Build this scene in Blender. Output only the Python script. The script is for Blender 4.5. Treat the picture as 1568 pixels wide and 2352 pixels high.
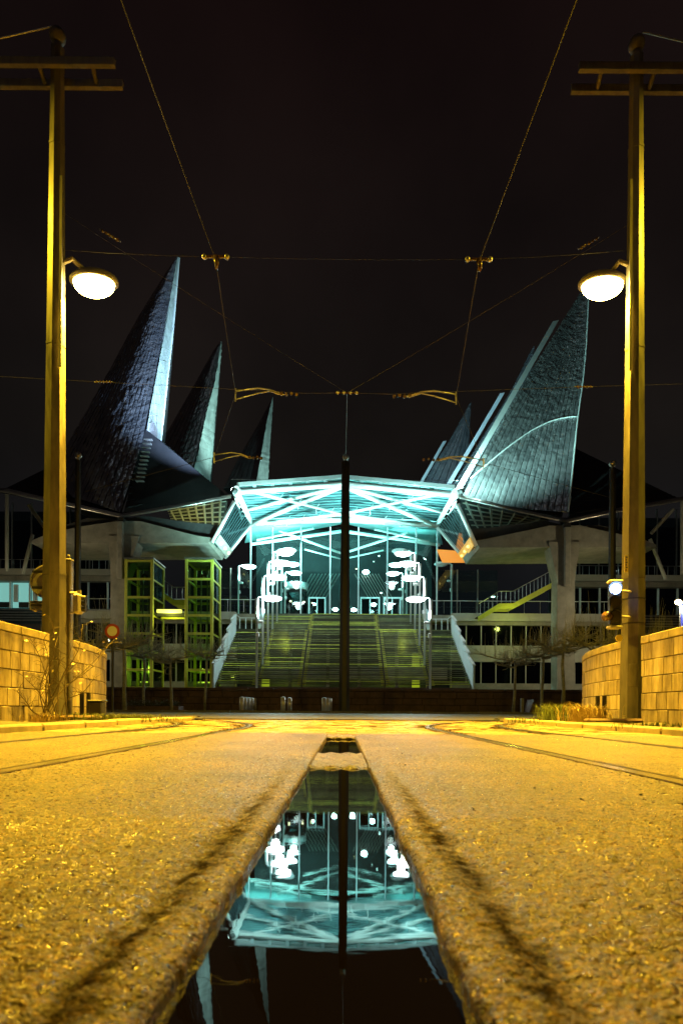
import bpy, math, random
import numpy as np
from mathutils import Vector, Matrix

R = math.radians
rnd = random.Random(7)
for o in list(bpy.data.objects):
    bpy.data.objects.remove(o, do_unlink=True)
SC = bpy.context.scene
COL = SC.collection

# ------------------------------------------------------------------ camera
F, H, ROLL = 1400.0, 0.22, R(0.35)          # focal length in pixels of a 1568 px wide frame, eye height, roll
cd = bpy.data.cameras.new('camera')
cam = bpy.data.objects.new('camera', cd)
COL.objects.link(cam)
cd.sensor_fit = 'HORIZONTAL'
cd.sensor_width = 36.0
cd.lens = 36.0 * F / 1568.0
cd.shift_x = (784 - 788) / 1568.0
cd.shift_y = (1632 - 1176) / 1568.0
cd.clip_start, cd.clip_end = 0.05, 2000
cd.dof.use_dof = True
cd.dof.focus_distance = 16.0
cd.dof.aperture_fstop = 11.0
cam.location = (0, 0, H)
cam.rotation_euler = (Matrix.Rotation(R(90), 3, 'X') @ Matrix.Rotation(ROLL, 3, 'Z')).to_euler()
SC.camera = cam
SC.render.engine = 'CYCLES'
SC.cycles.use_denoising = True
SC.cycles.sample_clamp_indirect = 6.0
SC.cycles.max_bounces = 8
SC.cycles.transparent_max_bounces = 24
SC.cycles.caustics_reflective = False
SC.cycles.caustics_refractive = False
SC.view_settings.view_transform = 'Standard'
SC.view_settings.look = 'None'
SC.view_settings.gamma = 1.0
SC.view_settings.exposure = 0.0

# ------------------------------------------------------------------ night sky and a trace of moonlight
wd = bpy.data.worlds.new('World')
SC.world = wd
wd.use_nodes = True
nt = wd.node_tree
nt.nodes.clear()
wo = nt.nodes.new('ShaderNodeOutputWorld')
bg = nt.nodes.new('ShaderNodeBackground')
sky = nt.nodes.new('ShaderNodeTexSky')
sky.sky_type = 'NISHITA'
sky.sun_disc = False
sky.sun_elevation = R(-4)
sky.sun_rotation = R(200)
nt.links.new(sky.outputs[0], bg.inputs[0])
bg.inputs[1].default_value = 0.05
tc = nt.nodes.new('ShaderNodeTexCoord')
sx = nt.nodes.new('ShaderNodeSeparateXYZ')
nt.links.new(tc.outputs['Generated'], sx.inputs[0])
rp = nt.nodes.new('ShaderNodeValToRGB')
rp.color_ramp.elements[0].position = 0.0
rp.color_ramp.elements[0].color = (0.0045, 0.0070, 0.0098, 1)
rp.color_ramp.elements[1].position = 0.75
rp.color_ramp.elements[1].color = (0.0046, 0.0021, 0.0017, 1)
e = rp.color_ramp.elements.new(0.38)
e.color = (0.0062, 0.0050, 0.0042, 1)
nt.links.new(sx.outputs[2], rp.inputs[0])
cn = nt.nodes.new('ShaderNodeTexNoise')
cn.inputs['Scale'].default_value = 2.2
cn.inputs['Detail'].default_value = 5
nt.links.new(tc.outputs['Generated'], cn.inputs[0])
cm = nt.nodes.new('ShaderNodeMath')
cm.operation = 'MULTIPLY_ADD'
cm.inputs[1].default_value = 3.2
cm.inputs[2].default_value = -0.55
nt.links.new(cn.outputs[0], cm.inputs[0])
bg2 = nt.nodes.new('ShaderNodeBackground')
nt.links.new(rp.outputs[0], bg2.inputs[0])
nt.links.new(cm.outputs[0], bg2.inputs[1])
ad = nt.nodes.new('ShaderNodeAddShader')
nt.links.new(bg.outputs[0], ad.inputs[0])
nt.links.new(bg2.outputs[0], ad.inputs[1])
nt.links.new(ad.outputs[0], wo.inputs[0])
sl = bpy.data.lights.new('moonlight', 'SUN')
sl.energy = 0.012
sl.angle = R(0.5)
sl.color = (0.85, 0.92, 1.0)
so = bpy.data.objects.new('moonlight', sl)
so.rotation_euler = (R(40), 0, R(-20))
COL.objects.link(so)


# ------------------------------------------------------------------ helpers
def P(px, py, d):
    """world point that stands d metres ahead and shows at that place of the photograph"""
    u, v = px - 788.0, 1632.0 - py
    c, s = math.cos(ROLL), math.sin(ROLL)
    U, V = u * c - v * s, u * s + v * c
    return Vector((U * d / F, d, H + V * d / F))


def lerp(a, b, t):
    return a + (b - a) * t


def tag(o, label=None, cat=None, group=None, kind=None):
    if label: o['label'] = label
    if cat: o['category'] = cat
    if group: o['group'] = group
    if kind: o['kind'] = kind
    return o


def thing(name, loc, label, cat, group=None):
    o = bpy.data.objects.new(name, None)
    o.empty_display_size = 0.2
    o.location = loc
    COL.objects.link(o)
    return tag(o, label, cat, group)


def root_of(o):
    while o.parent:
        o = o.parent
    return o


class MB:
    """collects geometry (world coordinates) for one mesh object"""
    def __init__(s):
        s.v, s.f = [], []

    def add(s, vs, fs):
        n = len(s.v)
        s.v += [tuple(q) for q in vs]
        s.f += [tuple(i + n for i in q) for q in fs]
        return s

    def box(s, lo, hi, ax=None):
        x0, y0, z0 = lo
        x1, y1, z1 = hi
        vs = [(x0, y0, z0), (x1, y0, z0), (x1, y1, z0), (x0, y1, z0), (x0, y0, z1), (x1, y0, z1), (x1, y1, z1), (x0, y1, z1)]
        if ax is not None:
            vs = [ax @ Vector(q) for q in vs]
        return s.add(vs, [(0, 3, 2, 1), (4, 5, 6, 7), (0, 1, 5, 4), (1, 2, 6, 5), (2, 3, 7, 6), (3, 0, 4, 7)])

    def cbox(s, lo, hi, b=0.01, ax=None):
        """box with its edges chamfered"""
        x0, y0, z0 = lo
        x1, y1, z1 = hi
        b = min(b, (x1 - x0) * .4, (y1 - y0) * .4, (z1 - z0) * .4)
        vs = []
        for z, k in ((z0, 1), (z0 + b, 0), (z1 - b, 0), (z1, 1)):
            i = b if k else 0
            c = b
            ring = [(x0 + c, y0 + i), (x1 - c, y0 + i), (x1 - i, y0 + c), (x1 - i, y1 - c), (x1 - c, y1 - i), (x0 + c, y1 - i), (x0 + i, y1 - c), (x0 + i, y0 + c)]
            vs += [(q[0], q[1], z) for q in ring]
        fs = [tuple(range(7, -1, -1)), tuple(range(24, 32))]
        for k in range(3):
            for j in range(8):
                fs.append((k * 8 + j, k * 8 + (j + 1) % 8, k * 8 + 8 + (j + 1) % 8, k * 8 + 8 + j))
        if ax is not None:
            vs = [ax @ Vector(q) for q in vs]
        return s.add(vs, fs)

    def tube(s, p0, p1, r0, r1=None, n=8, cap=True, rot=0.0):
        return s.path([p0, p1], [r0, r0 if r1 is None else r1], n, cap, rot)

    def path(s, pts, r, n=6, cap=True, rot=0.0):
        pts = [Vector(q) for q in pts]
        if not isinstance(r, (list, tuple)):
            r = [r] * len(pts)
        vs, fs = [], []
        t0 = (pts[1] - pts[0]).normalized()
        up = Vector((0, 0, 1)) if abs(t0.z) < 0.95 else Vector((0, 1, 0))
        a = t0.cross(up).normalized()
        for i, q in enumerate(pts):
            t = (pts[min(i + 1, len(pts) - 1)] - pts[max(i - 1, 0)]).normalized()
            a = (a - t * a.dot(t)).normalized()
            b = t.cross(a)
            for k in range(n):
                w = rot + 2 * math.pi * k / n
                vs.append(q + (a * math.cos(w) + b * math.sin(w)) * r[i])
        for i in range(len(pts) - 1):
            for k in range(n):
                fs.append((i * n + k, i * n + (k + 1) % n, i * n + n + (k + 1) % n, i * n + n + k))
        if cap:
            fs.append(tuple(range(n - 1, -1, -1)))
            m = (len(pts) - 1) * n
            fs.append(tuple(range(m, m + n)))
        return s.add(vs, fs)

    def prism(s, poly, vec):
        """polygon (world points) swept along vec"""
        vec = Vector(vec)
        n = len(poly)
        vs = [Vector(q) for q in poly] + [Vector(q) + vec for q in poly]
        fs = [tuple(range(n)), tuple(range(2 * n - 1, n - 1, -1))]
        for k in range(n):
            fs.append((k, k + n, (k + 1) % n + n, (k + 1) % n))
        return s.add(vs, fs)

    def ball(s, c, r, n=12, m=8, sz=1.0, lo=-1.0, hi=1.0):
        c = Vector(c)
        vs, fs = [], []
        a0, a1 = math.asin(lo), math.asin(hi)
        for i in range(m + 1):
            t = lerp(a0, a1, i / m)
            for k in range(n):
                w = 2 * math.pi * k / n
                vs.append(c + Vector((math.cos(t) * math.cos(w) * r, math.cos(t) * math.sin(w) * r, math.sin(t) * r * sz)))
        for i in range(m):
            for k in range(n):
                fs.append((i * n + k, i * n + (k + 1) % n, i * n + n + (k + 1) % n, i * n + n + k))
        fs.append(tuple(range(n - 1, -1, -1)))
        fs.append(tuple(range(m * n, m * n + n)))
        return s.add(vs, fs)

    def patch(s, fn, nu, nv):
        vs = [fn(i / nu, j / nv) for j in range(nv + 1) for i in range(nu + 1)]
        fs = [(j * (nu + 1) + i, j * (nu + 1) + i + 1, (j + 1) * (nu + 1) + i + 1, (j + 1) * (nu + 1) + i) for j in range(nv) for i in range(nu)]
        return s.add(vs, fs)

    def build(s, name, mat, parent=None, smooth=False, local=False):
        me = bpy.data.meshes.new(name)
        off = Vector((0, 0, 0))
        if parent is not None and not local:
            off = root_of(parent).location
        me.from_pydata([(q[0] - off[0], q[1] - off[1], q[2] - off[2]) for q in s.v], [], s.f)
        me.materials.append(mat)
        if smooth:
            me.polygons.foreach_set('use_smooth', [True] * len(me.polygons))
        me.update()
        o = bpy.data.objects.new(name, me)
        COL.objects.link(o)
        o.parent = parent
        return o


def copy_tree(o, parent=None):
    c = o.copy()
    COL.objects.link(c)
    c.parent = parent
    for ch in [q for q in bpy.data.objects if q.parent == o]:
        copy_tree(ch, c)
    return c


def frame(o, xdir, zdir=(0, 0, 1)):
    """matrix with origin o, x axis along xdir, z near zdir"""
    x = Vector(xdir).normalized()
    z = Vector(zdir)
    z = (z - x * z.dot(x)).normalized()
    y = z.cross(x)
    m = Matrix((x, y, z)).transposed().to_4x4()
    m.translation = Vector(o)
    return m


def lamp(kind, name, loc, energy, color, parent=None, aim=None, **kw):
    ld = bpy.data.lights.new(name, kind)
    ld.energy = energy
    ld.color = color
    for k, v in kw.items():
        setattr(ld, k, v)
    o = bpy.data.objects.new(name, ld)
    COL.objects.link(o)
    loc = Vector(loc)
    if parent is not None:
        o.parent = parent
        o.location = loc - root_of(parent).location
    else:
        o.location = loc
    if aim is not None:
        o.rotation_euler = (Vector(aim) - loc).to_track_quat('-Z', 'Y').to_euler()
    return o


# ------------------------------------------------------------------ materials
def mat(name, base, rough=0.6, metal=0.0, var=0.25, vs=3.0, bump=0.0, bs=40.0, bd=0.01, spec=0.5, coat=0.0, base2=None, rvar=0.0, stretch=None, detail=6):
    m = bpy.data.materials.new(name)
    m.use_nodes = True
    t = m.node_tree
    b = t.nodes['Principled BSDF']
    b.inputs['Metallic'].default_value = metal
    b.inputs['Roughness'].default_value = rough
    b.inputs['Specular IOR Level'].default_value = spec
    b.inputs['Coat Weight'].default_value = coat
    co = t.nodes.new('ShaderNodeTexCoord')
    src = co.outputs['Object']
    if stretch:
        mp = t.nodes.new('ShaderNodeMapping')
        mp.inputs['Scale'].default_value = stretch
        t.links.new(src, mp.inputs[0])
        src = mp.outputs[0]
    n = t.nodes.new('ShaderNodeTexNoise')
    n.inputs['Scale'].default_value = vs
    n.inputs['Detail'].default_value = detail
    n.inputs['Roughness'].default_value = 0.65
    t.links.new(src, n.inputs[0])
    r = t.nodes.new('ShaderNodeValToRGB')
    r.color_ramp.elements[0].position = 0.3
    r.color_ramp.elements[1].position = 0.7
    lo = tuple(base2) if base2 else tuple(c * (1 - var) for c in base)
    hi = tuple(min(1, c * (1 + var * 0.6)) for c in base)
    r.color_ramp.elements[0].color = (*lo, 1)
    r.color_ramp.elements[1].color = (*hi, 1)
    t.links.new(n.outputs[0], r.inputs[0])
    t.links.new(r.outputs[0], b.inputs['Base Color'])
    if rvar:
        k = t.nodes.new('ShaderNodeMapRange')
        k.inputs[3].default_value = max(0.02, rough - rvar)
        k.inputs[4].default_value = min(1, rough + rvar)
        k.inputs[1].default_value, k.inputs[2].default_value = 0.3, 0.7
        t.links.new(n.outputs[0], k.inputs[0])
        t.links.new(k.outputs[0], b.inputs['Roughness'])
    if bump:
        q = t.nodes.new('ShaderNodeTexNoise')
        q.inputs['Scale'].default_value = bs
        q.inputs['Detail'].default_value = 4
        t.links.new(co.outputs['Object'], q.inputs[0])
        w = t.nodes.new('ShaderNodeBump')
        w.inputs['Strength'].default_value = bump
        w.inputs['Distance'].default_value = bd
        t.links.new(q.outputs[0], w.inputs['Height'])
        t.links.new(w.outputs[0], b.inputs['Normal'])
    return m


def emit(name, color, strength, base=(0.8, 0.8, 0.8)):
    m = bpy.data.materials.new(name)
    m.use_nodes = True
    b = m.node_tree.nodes['Principled BSDF']
    b.inputs['Base Color'].default_value = (*base, 1)
    b.inputs['Roughness'].default_value = 0.4
    b.inputs['Emission Color'].default_value = (*color, 1)
    b.inputs['Emission Strength'].default_value = strength
    return m


def glass(name, tint=(0.75, 0.95, 0.92), rough=0.02, ior=1.5, gain=1.0):
    m = bpy.data.materials.new(name)
    m.use_nodes = True
    t = m.node_tree
    t.nodes.clear()
    o = t.nodes.new('ShaderNodeOutputMaterial')
    tr = t.nodes.new('ShaderNodeBsdfTransparent')
    tr.inputs[0].default_value = (*tint, 1)
    g = t.nodes.new('ShaderNodeBsdfGlossy')
    g.inputs['Roughness'].default_value = rough
    fr = t.nodes.new('ShaderNodeFresnel')
    fr.inputs[0].default_value = ior
    mx = t.nodes.new('ShaderNodeMixShader')
    t.links.new(fr.outputs[0], mx.inputs[0])
    t.links.new(tr.outputs[0], mx.inputs[1])
    t.links.new(g.outputs[0], mx.inputs[2])
    t.links.new(mx.outputs[0], o.inputs[0])
    return m


def slab_material():
    m = bpy.data.materials.new('exposed_aggregate_concrete')
    m.use_nodes = True
    t = m.node_tree
    L = t.links.new
    b = t.nodes['Principled BSDF']
    co = t.nodes.new('ShaderNodeTexCoord')
    src = co.outputs['Object']

    def noise(sc, det=5, rg=0.6):
        n = t.nodes.new('ShaderNodeTexNoise')
        n.inputs['Scale'].default_value = sc
        n.inputs['Detail'].default_value = det
        n.inputs['Roughness'].default_value = rg
        L(src, n.inputs[0])
        return n.outputs[0]

    def ramp(inp, *els):
        r = t.nodes.new('ShaderNodeValToRGB')
        r.color_ramp.elements[0].position, r.color_ramp.elements[0].color = els[0][0], (*els[0][1], 1)
        r.color_ramp.elements[1].position, r.color_ramp.elements[1].color = els[-1][0], (*els[-1][1], 1)
        for p, c in els[1:-1]:
            q = r.color_ramp.elements.new(p)
            q.color = (*c, 1)
        L(inp, r.inputs[0])
        return r.outputs[0]

    def mix(kind, fac, a, c):
        x = t.nodes.new('ShaderNodeMixRGB')
        x.blend_type = kind
        if isinstance(fac, float): x.inputs[0].default_value = fac
        else: L(fac, x.inputs[0])
        L(a, x.inputs[1])
        L(c, x.inputs[2])
        return x.outputs[0]
    base = ramp(noise(2.3, 6), (0.3, (0.125, 0.074, 0.013)), (0.7, (0.29, 0.185, 0.036)))
    vo = t.nodes.new('ShaderNodeTexVoronoi')
    vo.inputs['Scale'].default_value = 260
    L(src, vo.inputs[0])
    grain = ramp(vo.outputs['Color'], (0.0, (0.05, 0.04, 0.04)), (0.5, (0.70, 0.66, 0.60)), (1.0, (2.5, 2.4, 2.2)))
    col = mix('MULTIPLY', 1.0, base, grain)
    col = mix('MULTIPLY', 1.0, col, ramp(noise(42, 6, 0.75), (0.36, (0.28, 0.25, 0.22)), (0.62, (1.25, 1.25, 1.25))))
    col = mix('MULTIPLY', 1.0, col, ramp(noise(1.1, 5, 0.7), (0.36, (0.50, 0.47, 0.44)), (0.60, (1.12, 1.12, 1.12))))
    # shade along the shallow gutter beside the slot, painted into the colour
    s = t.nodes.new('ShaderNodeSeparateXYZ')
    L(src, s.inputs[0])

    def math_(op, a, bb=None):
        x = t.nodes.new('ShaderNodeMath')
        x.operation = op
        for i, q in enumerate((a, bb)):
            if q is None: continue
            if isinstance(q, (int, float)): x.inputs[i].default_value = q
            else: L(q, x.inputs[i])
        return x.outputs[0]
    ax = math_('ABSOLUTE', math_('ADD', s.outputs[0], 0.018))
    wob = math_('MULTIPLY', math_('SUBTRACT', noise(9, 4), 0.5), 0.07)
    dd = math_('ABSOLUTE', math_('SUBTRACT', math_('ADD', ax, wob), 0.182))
    shade_band = ramp(dd, (0.004, (1, 1, 1)), (0.034, (0, 0, 0)))
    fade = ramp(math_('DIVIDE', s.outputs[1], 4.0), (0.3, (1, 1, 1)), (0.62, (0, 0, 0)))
    shade_band = mix('MULTIPLY', 1.0, shade_band, fade)
    shade_band = mix('MULTIPLY', 1.0, shade_band, ramp(noise(26, 5, 0.75), (0.36, (0.15, 0.15, 0.15)), (0.58, (1, 1, 1))))
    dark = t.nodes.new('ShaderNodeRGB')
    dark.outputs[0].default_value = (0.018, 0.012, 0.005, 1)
    gf = math_('MULTIPLY', shade_band, 0.88)
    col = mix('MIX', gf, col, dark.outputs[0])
    L(col, b.inputs['Base Color'])
    rg = ramp(noise(70, 2), (0.35, (0.2,) * 3), (0.65, (0.55,) * 3))
    L(math_('ADD', rg, math_('MULTIPLY', shade_band, 0.5)), b.inputs['Roughness'])
    L(math_('MULTIPLY', math_('SUBTRACT', 1.0, math_('MULTIPLY', shade_band, 0.95)), 0.48), b.inputs['Specular IOR Level'])
    bp = t.nodes.new('ShaderNodeBump')
    bp.inputs['Strength'].default_value = 0.9
    bp.inputs['Distance'].default_value = 0.0026
    L(vo.outputs['Distance'], bp.inputs['Height'])
    bp.invert = True
    bp2 = t.nodes.new('ShaderNodeBump')
    bp2.inputs['Strength'].default_value = 0.5
    bp2.inputs['Distance'].default_value = 0.006
    L(noise(90, 4), bp2.inputs['Height'])
    L(bp.outputs[0], bp2.inputs['Normal'])
    L(bp2.outputs[0], b.inputs['Normal'])
    return m


def water_material():
    m = bpy.data.materials.new('puddle_water')
    m.use_nodes = True
    t = m.node_tree
    b = t.nodes['Principled BSDF']
    b.inputs['Base Color'].default_value = (0.006, 0.004, 0.002, 1)
    b.inputs['Roughness'].default_value = 0.012
    b.inputs['IOR'].default_value = 2.1
    b.inputs['Specular IOR Level'].default_value = 0.5
    co = t.nodes.new('ShaderNodeTexCoord')
    mp = t.nodes.new('ShaderNodeMapping')
    mp.inputs['Scale'].default_value = (12, 38, 1)
    t.links.new(co.outputs['Object'], mp.inputs[0])
    n = t.nodes.new('ShaderNodeTexNoise')
    n.inputs['Scale'].default_value = 1.6
    n.inputs['Detail'].default_value = 2
    t.links.new(mp.outputs[0], n.inputs[0])
    w = t.nodes.new('ShaderNodeBump')
    w.inputs['Strength'].default_value = 0.10
    w.inputs['Distance'].default_value = 0.0004
    t.links.new(n.outputs[0], w.inputs['Height'])
    t.links.new(w.outputs[0], b.inputs['Normal'])
    return m


def steel_panel_material():
    m = bpy.data.materials.new('dented_steel_sheet')
    m.use_nodes = True
    t = m.node_tree
    b = t.nodes['Principled BSDF']
    b.inputs['Metallic'].default_value = 0.85
    b.inputs['Roughness'].default_value = 0.25
    co = t.nodes.new('ShaderNodeTexCoord')
    n = t.nodes.new('ShaderNodeTexNoise')
    n.inputs['Scale'].default_value = 0.9
    n.inputs['Detail'].default_value = 6
    t.links.new(co.outputs['Object'], n.inputs[0])
    r = t.nodes.new('ShaderNodeValToRGB')
    r.color_ramp.elements[0].position, r.color_ramp.elements[1].position = 0.3, 0.7
    r.color_ramp.elements[0].color = (0.30, 0.32, 0.34, 1)
    r.color_ramp.elements[1].color = (0.55, 0.57, 0.58, 1)
    t.links.new(n.outputs[0], r.inputs[0])
    t.links.new(r.outputs[0], b.inputs['Base Color'])
    q = t.nodes.new('ShaderNodeTexNoise')
    q.inputs['Scale'].default_value = 2.4
    q.inputs['Detail'].default_value = 2
    t.links.new(co.outputs['Object'], q.inputs[0])
    w = t.nodes.new('ShaderNodeBump')
    w.inputs['Strength'].default_value = 0.8
    w.inputs['Distance'].default_value = 0.16
    t.links.new(q.outputs[0], w.inputs['Height'])
    t.links.new(w.outputs[0], b.inputs['Normal'])
    return m


M = dict(
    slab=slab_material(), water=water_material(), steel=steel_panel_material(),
    bed=mat('slot_bed', (0.05, 0.035, 0.02), 0.7, bump=0.5, bs=60),
    earth=mat('dark_earth', (0.05, 0.042, 0.03), 0.9, bump=0.6, bs=20),
    brick=mat('paving_brick', (0.34, 0.26, 0.14), 0.5, var=0.45, vs=5, bump=0.5, bs=60, rvar=0.2),
    sand=mat('joint_sand', (0.07, 0.05, 0.03), 0.9),
    cobble=mat('road_setts', (0.10, 0.095, 0.085), 0.55, var=0.5, vs=6, bump=0.8, bs=8, bd=0.03, rvar=0.2),
    pave=mat('far_pavement', (0.13, 0.12, 0.11), 0.7, var=0.4, vs=2, bump=0.4, bs=10),
    verge=mat('verge_soil', (0.10, 0.085, 0.045), 0.95, var=0.6, vs=5, bump=0.9, bs=25, bd=0.03),
    kerb=mat('kerb_concrete', (0.34, 0.29, 0.19), 0.8, var=0.35, vs=4, bump=0.4, bs=50),
    rail=mat('rail_steel', (0.45, 0.43, 0.40), 0.22, 1.0, var=0.3, vs=8),
    groove=mat('rail_groove', (0.02, 0.017, 0.012), 0.8),
    stone=mat('wall_stone', (0.35, 0.30, 0.22), 0.82, var=0.55, vs=3.2, bump=0.35, bs=45, stretch=(2.6, 2.6, 0.55), base2=(0.13, 0.095, 0.045), detail=9),
    stone_b=mat('wall_stone_pale', (0.42, 0.37, 0.28), 0.82, var=0.55, vs=4.2, bump=0.35, bs=45, stretch=(2.6, 2.6, 0.4), base2=(0.20, 0.15, 0.08), detail=9),
    stone_c=mat('wall_stone_damp', (0.25, 0.21, 0.145), 0.75, var=0.6, vs=4.5, bump=0.4, bs=45, stretch=(2.2, 2.2, 0.5), base2=(0.07, 0.05, 0.025), detail=9),
    coping=mat('coping_stone', (0.30, 0.25, 0.15), 0.85, var=0.5, vs=5, bump=0.4, bs=40),
    mortar=mat('wall_core', (0.045, 0.035, 0.022), 0.95),
    mast=mat('mast_paint', (0.125, 0.115, 0.095), 0.45, var=0.45, vs=3.5, bump=0.06, bs=70, stretch=(3, 3, .6), rvar=.15, detail=9),
    mastd=mat('dark_mast_paint', (0.022, 0.021, 0.020), 0.5, var=0.2),
    galv=mat('galvanised', (0.45, 0.44, 0.40), 0.4, 0.8, var=0.25, vs=12),
    lampglass=emit('sodium_lens', (1.0, 0.70, 0.16), 110.0),
    lampglassy=emit('yellow_lens', (1.0, 0.62, 0.12), 40.0),
    housing=mat('lamp_housing', (0.25, 0.22, 0.17), 0.5),
    wire=mat('copper_wire', (0.05, 0.045, 0.04), 0.5, 0.2, var=0.2),
    insul=mat('insulator', (0.09, 0.05, 0.02), 0.25, var=0.3),
    signback=mat('sign_back', (0.42, 0.40, 0.33), 0.45, 0.3, var=0.12),
    black=mat('black_housing', (0.02, 0.02, 0.02), 0.45),
    signred=mat('sign_red', (0.42, 0.05, 0.015), 0.5, var=0.1),
    signwhite=mat('sign_white', (0.78, 0.72, 0.60), 0.5, var=0.05),
    concrete=mat('board_marked_concrete', (0.27, 0.26, 0.21), 0.85, var=0.35, vs=1.2, bump=0.3, bs=14, detail=8),
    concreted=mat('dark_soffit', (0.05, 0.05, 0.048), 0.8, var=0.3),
    palec=mat('pale_cladding', (0.40, 0.40, 0.34), 0.7, var=0.15, vs=1.0),
    white=mat('white_steel', (0.82, 0.85, 0.83), 0.4, var=0.06, vs=2),
    sheet=mat('roof_sheet_paint', (0.17, 0.40, 0.40), 0.5, var=0.25, vs=0.6),
    glass=glass('clear_glass', (0.80, 0.97, 0.95)),
    dglass=glass('dark_glass', (0.26, 0.33, 0.33), 0.08, 1.5),
    gglass=glass('lift_glass', (0.62, 0.78, 0.45), 0.04, 1.5),
    seam=mat('dark_roof_sheet', (0.03, 0.03, 0.03), 0.6, 0.0, var=0.3, vs=1, spec=0.25),
    palesteel=mat('pale_sheet_steel', (0.50, 0.56, 0.54), 0.32, 0.6, var=0.35, vs=0.8, bump=0.6, bs=1.6, bd=0.2),
    slat=mat('flank_slat_paint', (0.07, 0.15, 0.17), 0.4, 0.3),
    fin=mat('pale_steel_edge', (0.62, 0.66, 0.66), 0.35, 0.3, var=0.1, vs=1),
    tubes=mat('brushed_tube', (0.42, 0.40, 0.37), 0.32, 0.9, var=0.2, vs=2),
    tread=mat('stair_tread', (0.03, 0.032, 0.026), 0.5, 0.0, var=0.4, vs=2.5, rvar=0.15),
    nosing=mat('stair_nosing', (0.20, 0.24, 0.10), 0.5, var=0.6, vs=1.5),
    nosing_dark=mat('dark_nosing', (0.06, 0.07, 0.04), 0.5, var=0.5, vs=1.5),  # darker tone, picked at random for some step edges
    nosing_lit=mat('lime_lit_nosing', (0.55, 0.66, 0.12), 0.5, var=0.5, vs=1.5),  # green light on some step edges, put into their colour
    lime=mat('lime_painted_steel', (0.50, 0.52, 0.06), 0.5, var=0.2, vs=3),
    blueg=mat('pale_blue_panel', (0.58, 0.74, 0.78), 0.35, var=0.12, vs=1.5),
    rail2=mat('railing_steel', (0.35, 0.37, 0.36), 0.35, 0.8),
    disc=emit('lamp_disc_glass', (0.86, 0.98, 1.0), 26.0),
    hood=mat('lamp_hood', (0.7, 0.74, 0.74), 0.4, var=0.05),
    post=mat('lamp_post_paint', (0.62, 0.68, 0.68), 0.4, var=0.08),
    tealwin=emit('lit_teal_window', (0.35, 0.95, 0.85), 0.45, (0.2, 0.3, 0.3)),
    limewin=emit('lit_lime_door', (0.55, 0.75, 0.03), 0.28, (0.2, 0.2, 0.05)),
    orange=emit('lit_orange_window', (1.0, 0.34, 0.04), 0.8, (0.3, 0.15, 0.05)),
    gold=emit('lit_gold_strip', (1.0, 0.55, 0.08), 0.55, (0.4, 0.3, 0.1)),
    amber=emit('amber_lamp', (1.0, 0.6, 0.1), 3.0),
    tube_l=emit('lime_tube_lamp', (0.85, 0.85, 0.15), 1.1),
    spark=emit('interior_lamp', (0.75, 1.0, 0.98), 45.0),
    dim=emit('dim_ceiling_lamp', (0.75, 1.0, 0.95), 5.0),
    warm=emit('warm_lamp', (1.0, 0.72, 0.35), 8.0),
    blue=emit('signal_blue', (0.35, 0.55, 1.0), 14.0),
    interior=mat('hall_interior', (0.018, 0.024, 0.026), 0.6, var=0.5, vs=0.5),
    bark=mat('pale_bark', (0.30, 0.29, 0.20), 0.85, var=0.5, vs=8),
    twig=mat('shrub_twig', (0.10, 0.075, 0.04), 0.8, var=0.4),
    leaf=mat('yellow_leaf', (0.40, 0.34, 0.10), 0.5, var=0.3, vs=10),
    grass=mat('grass_blade', (0.09, 0.12, 0.03), 0.7, var=0.5, vs=6),
    straw=mat('dry_grass', (0.38, 0.29, 0.12), 0.8, var=0.4, vs=6),
    bollard=mat('steel_bollard', (0.60, 0.58, 0.55), 0.35, 0.4, var=0.2),
    dblock=mat('planter_stone', (0.10, 0.06, 0.05), 0.8, var=0.4, vs=2, bump=0.3, bs=20),
    hedge=mat('hedge_leaf', (0.05, 0.055, 0.025), 0.8, var=0.4),
    pebble=mat('dark_pebble', (0.03, 0.025, 0.02), 0.6),
    plate=mat('yellow_number_plate', (0.75, 0.6, 0.08), 0.5, var=0.05),
)


# ------------------------------------------------------------------ value noise for the slab
def vnoise(x, y, scale, seed):
    rs = np.random.RandomState(seed)
    tab = rs.rand(256, 256)
    x, y = x * scale + 37.3, y * scale + 11.7
    xi, yi = np.floor(x).astype(int), np.floor(y).astype(int)
    fx, fy = x - xi, y - yi
    fx, fy = fx * fx * (3 - 2 * fx), fy * fy * (3 - 2 * fy)
    g = lambda a, b: tab[a % 256, b % 256]
    return (g(xi, yi) * (1 - fx) + g(xi + 1, yi) * fx) * (1 - fy) + (g(xi, yi + 1) * (1 - fx) + g(xi + 1, yi + 1) * fx) * fy


SLOT0, SLOT1 = -0.140, 0.105                 # the drainage slot between the tracks
SLAB_END = 5.75


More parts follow.
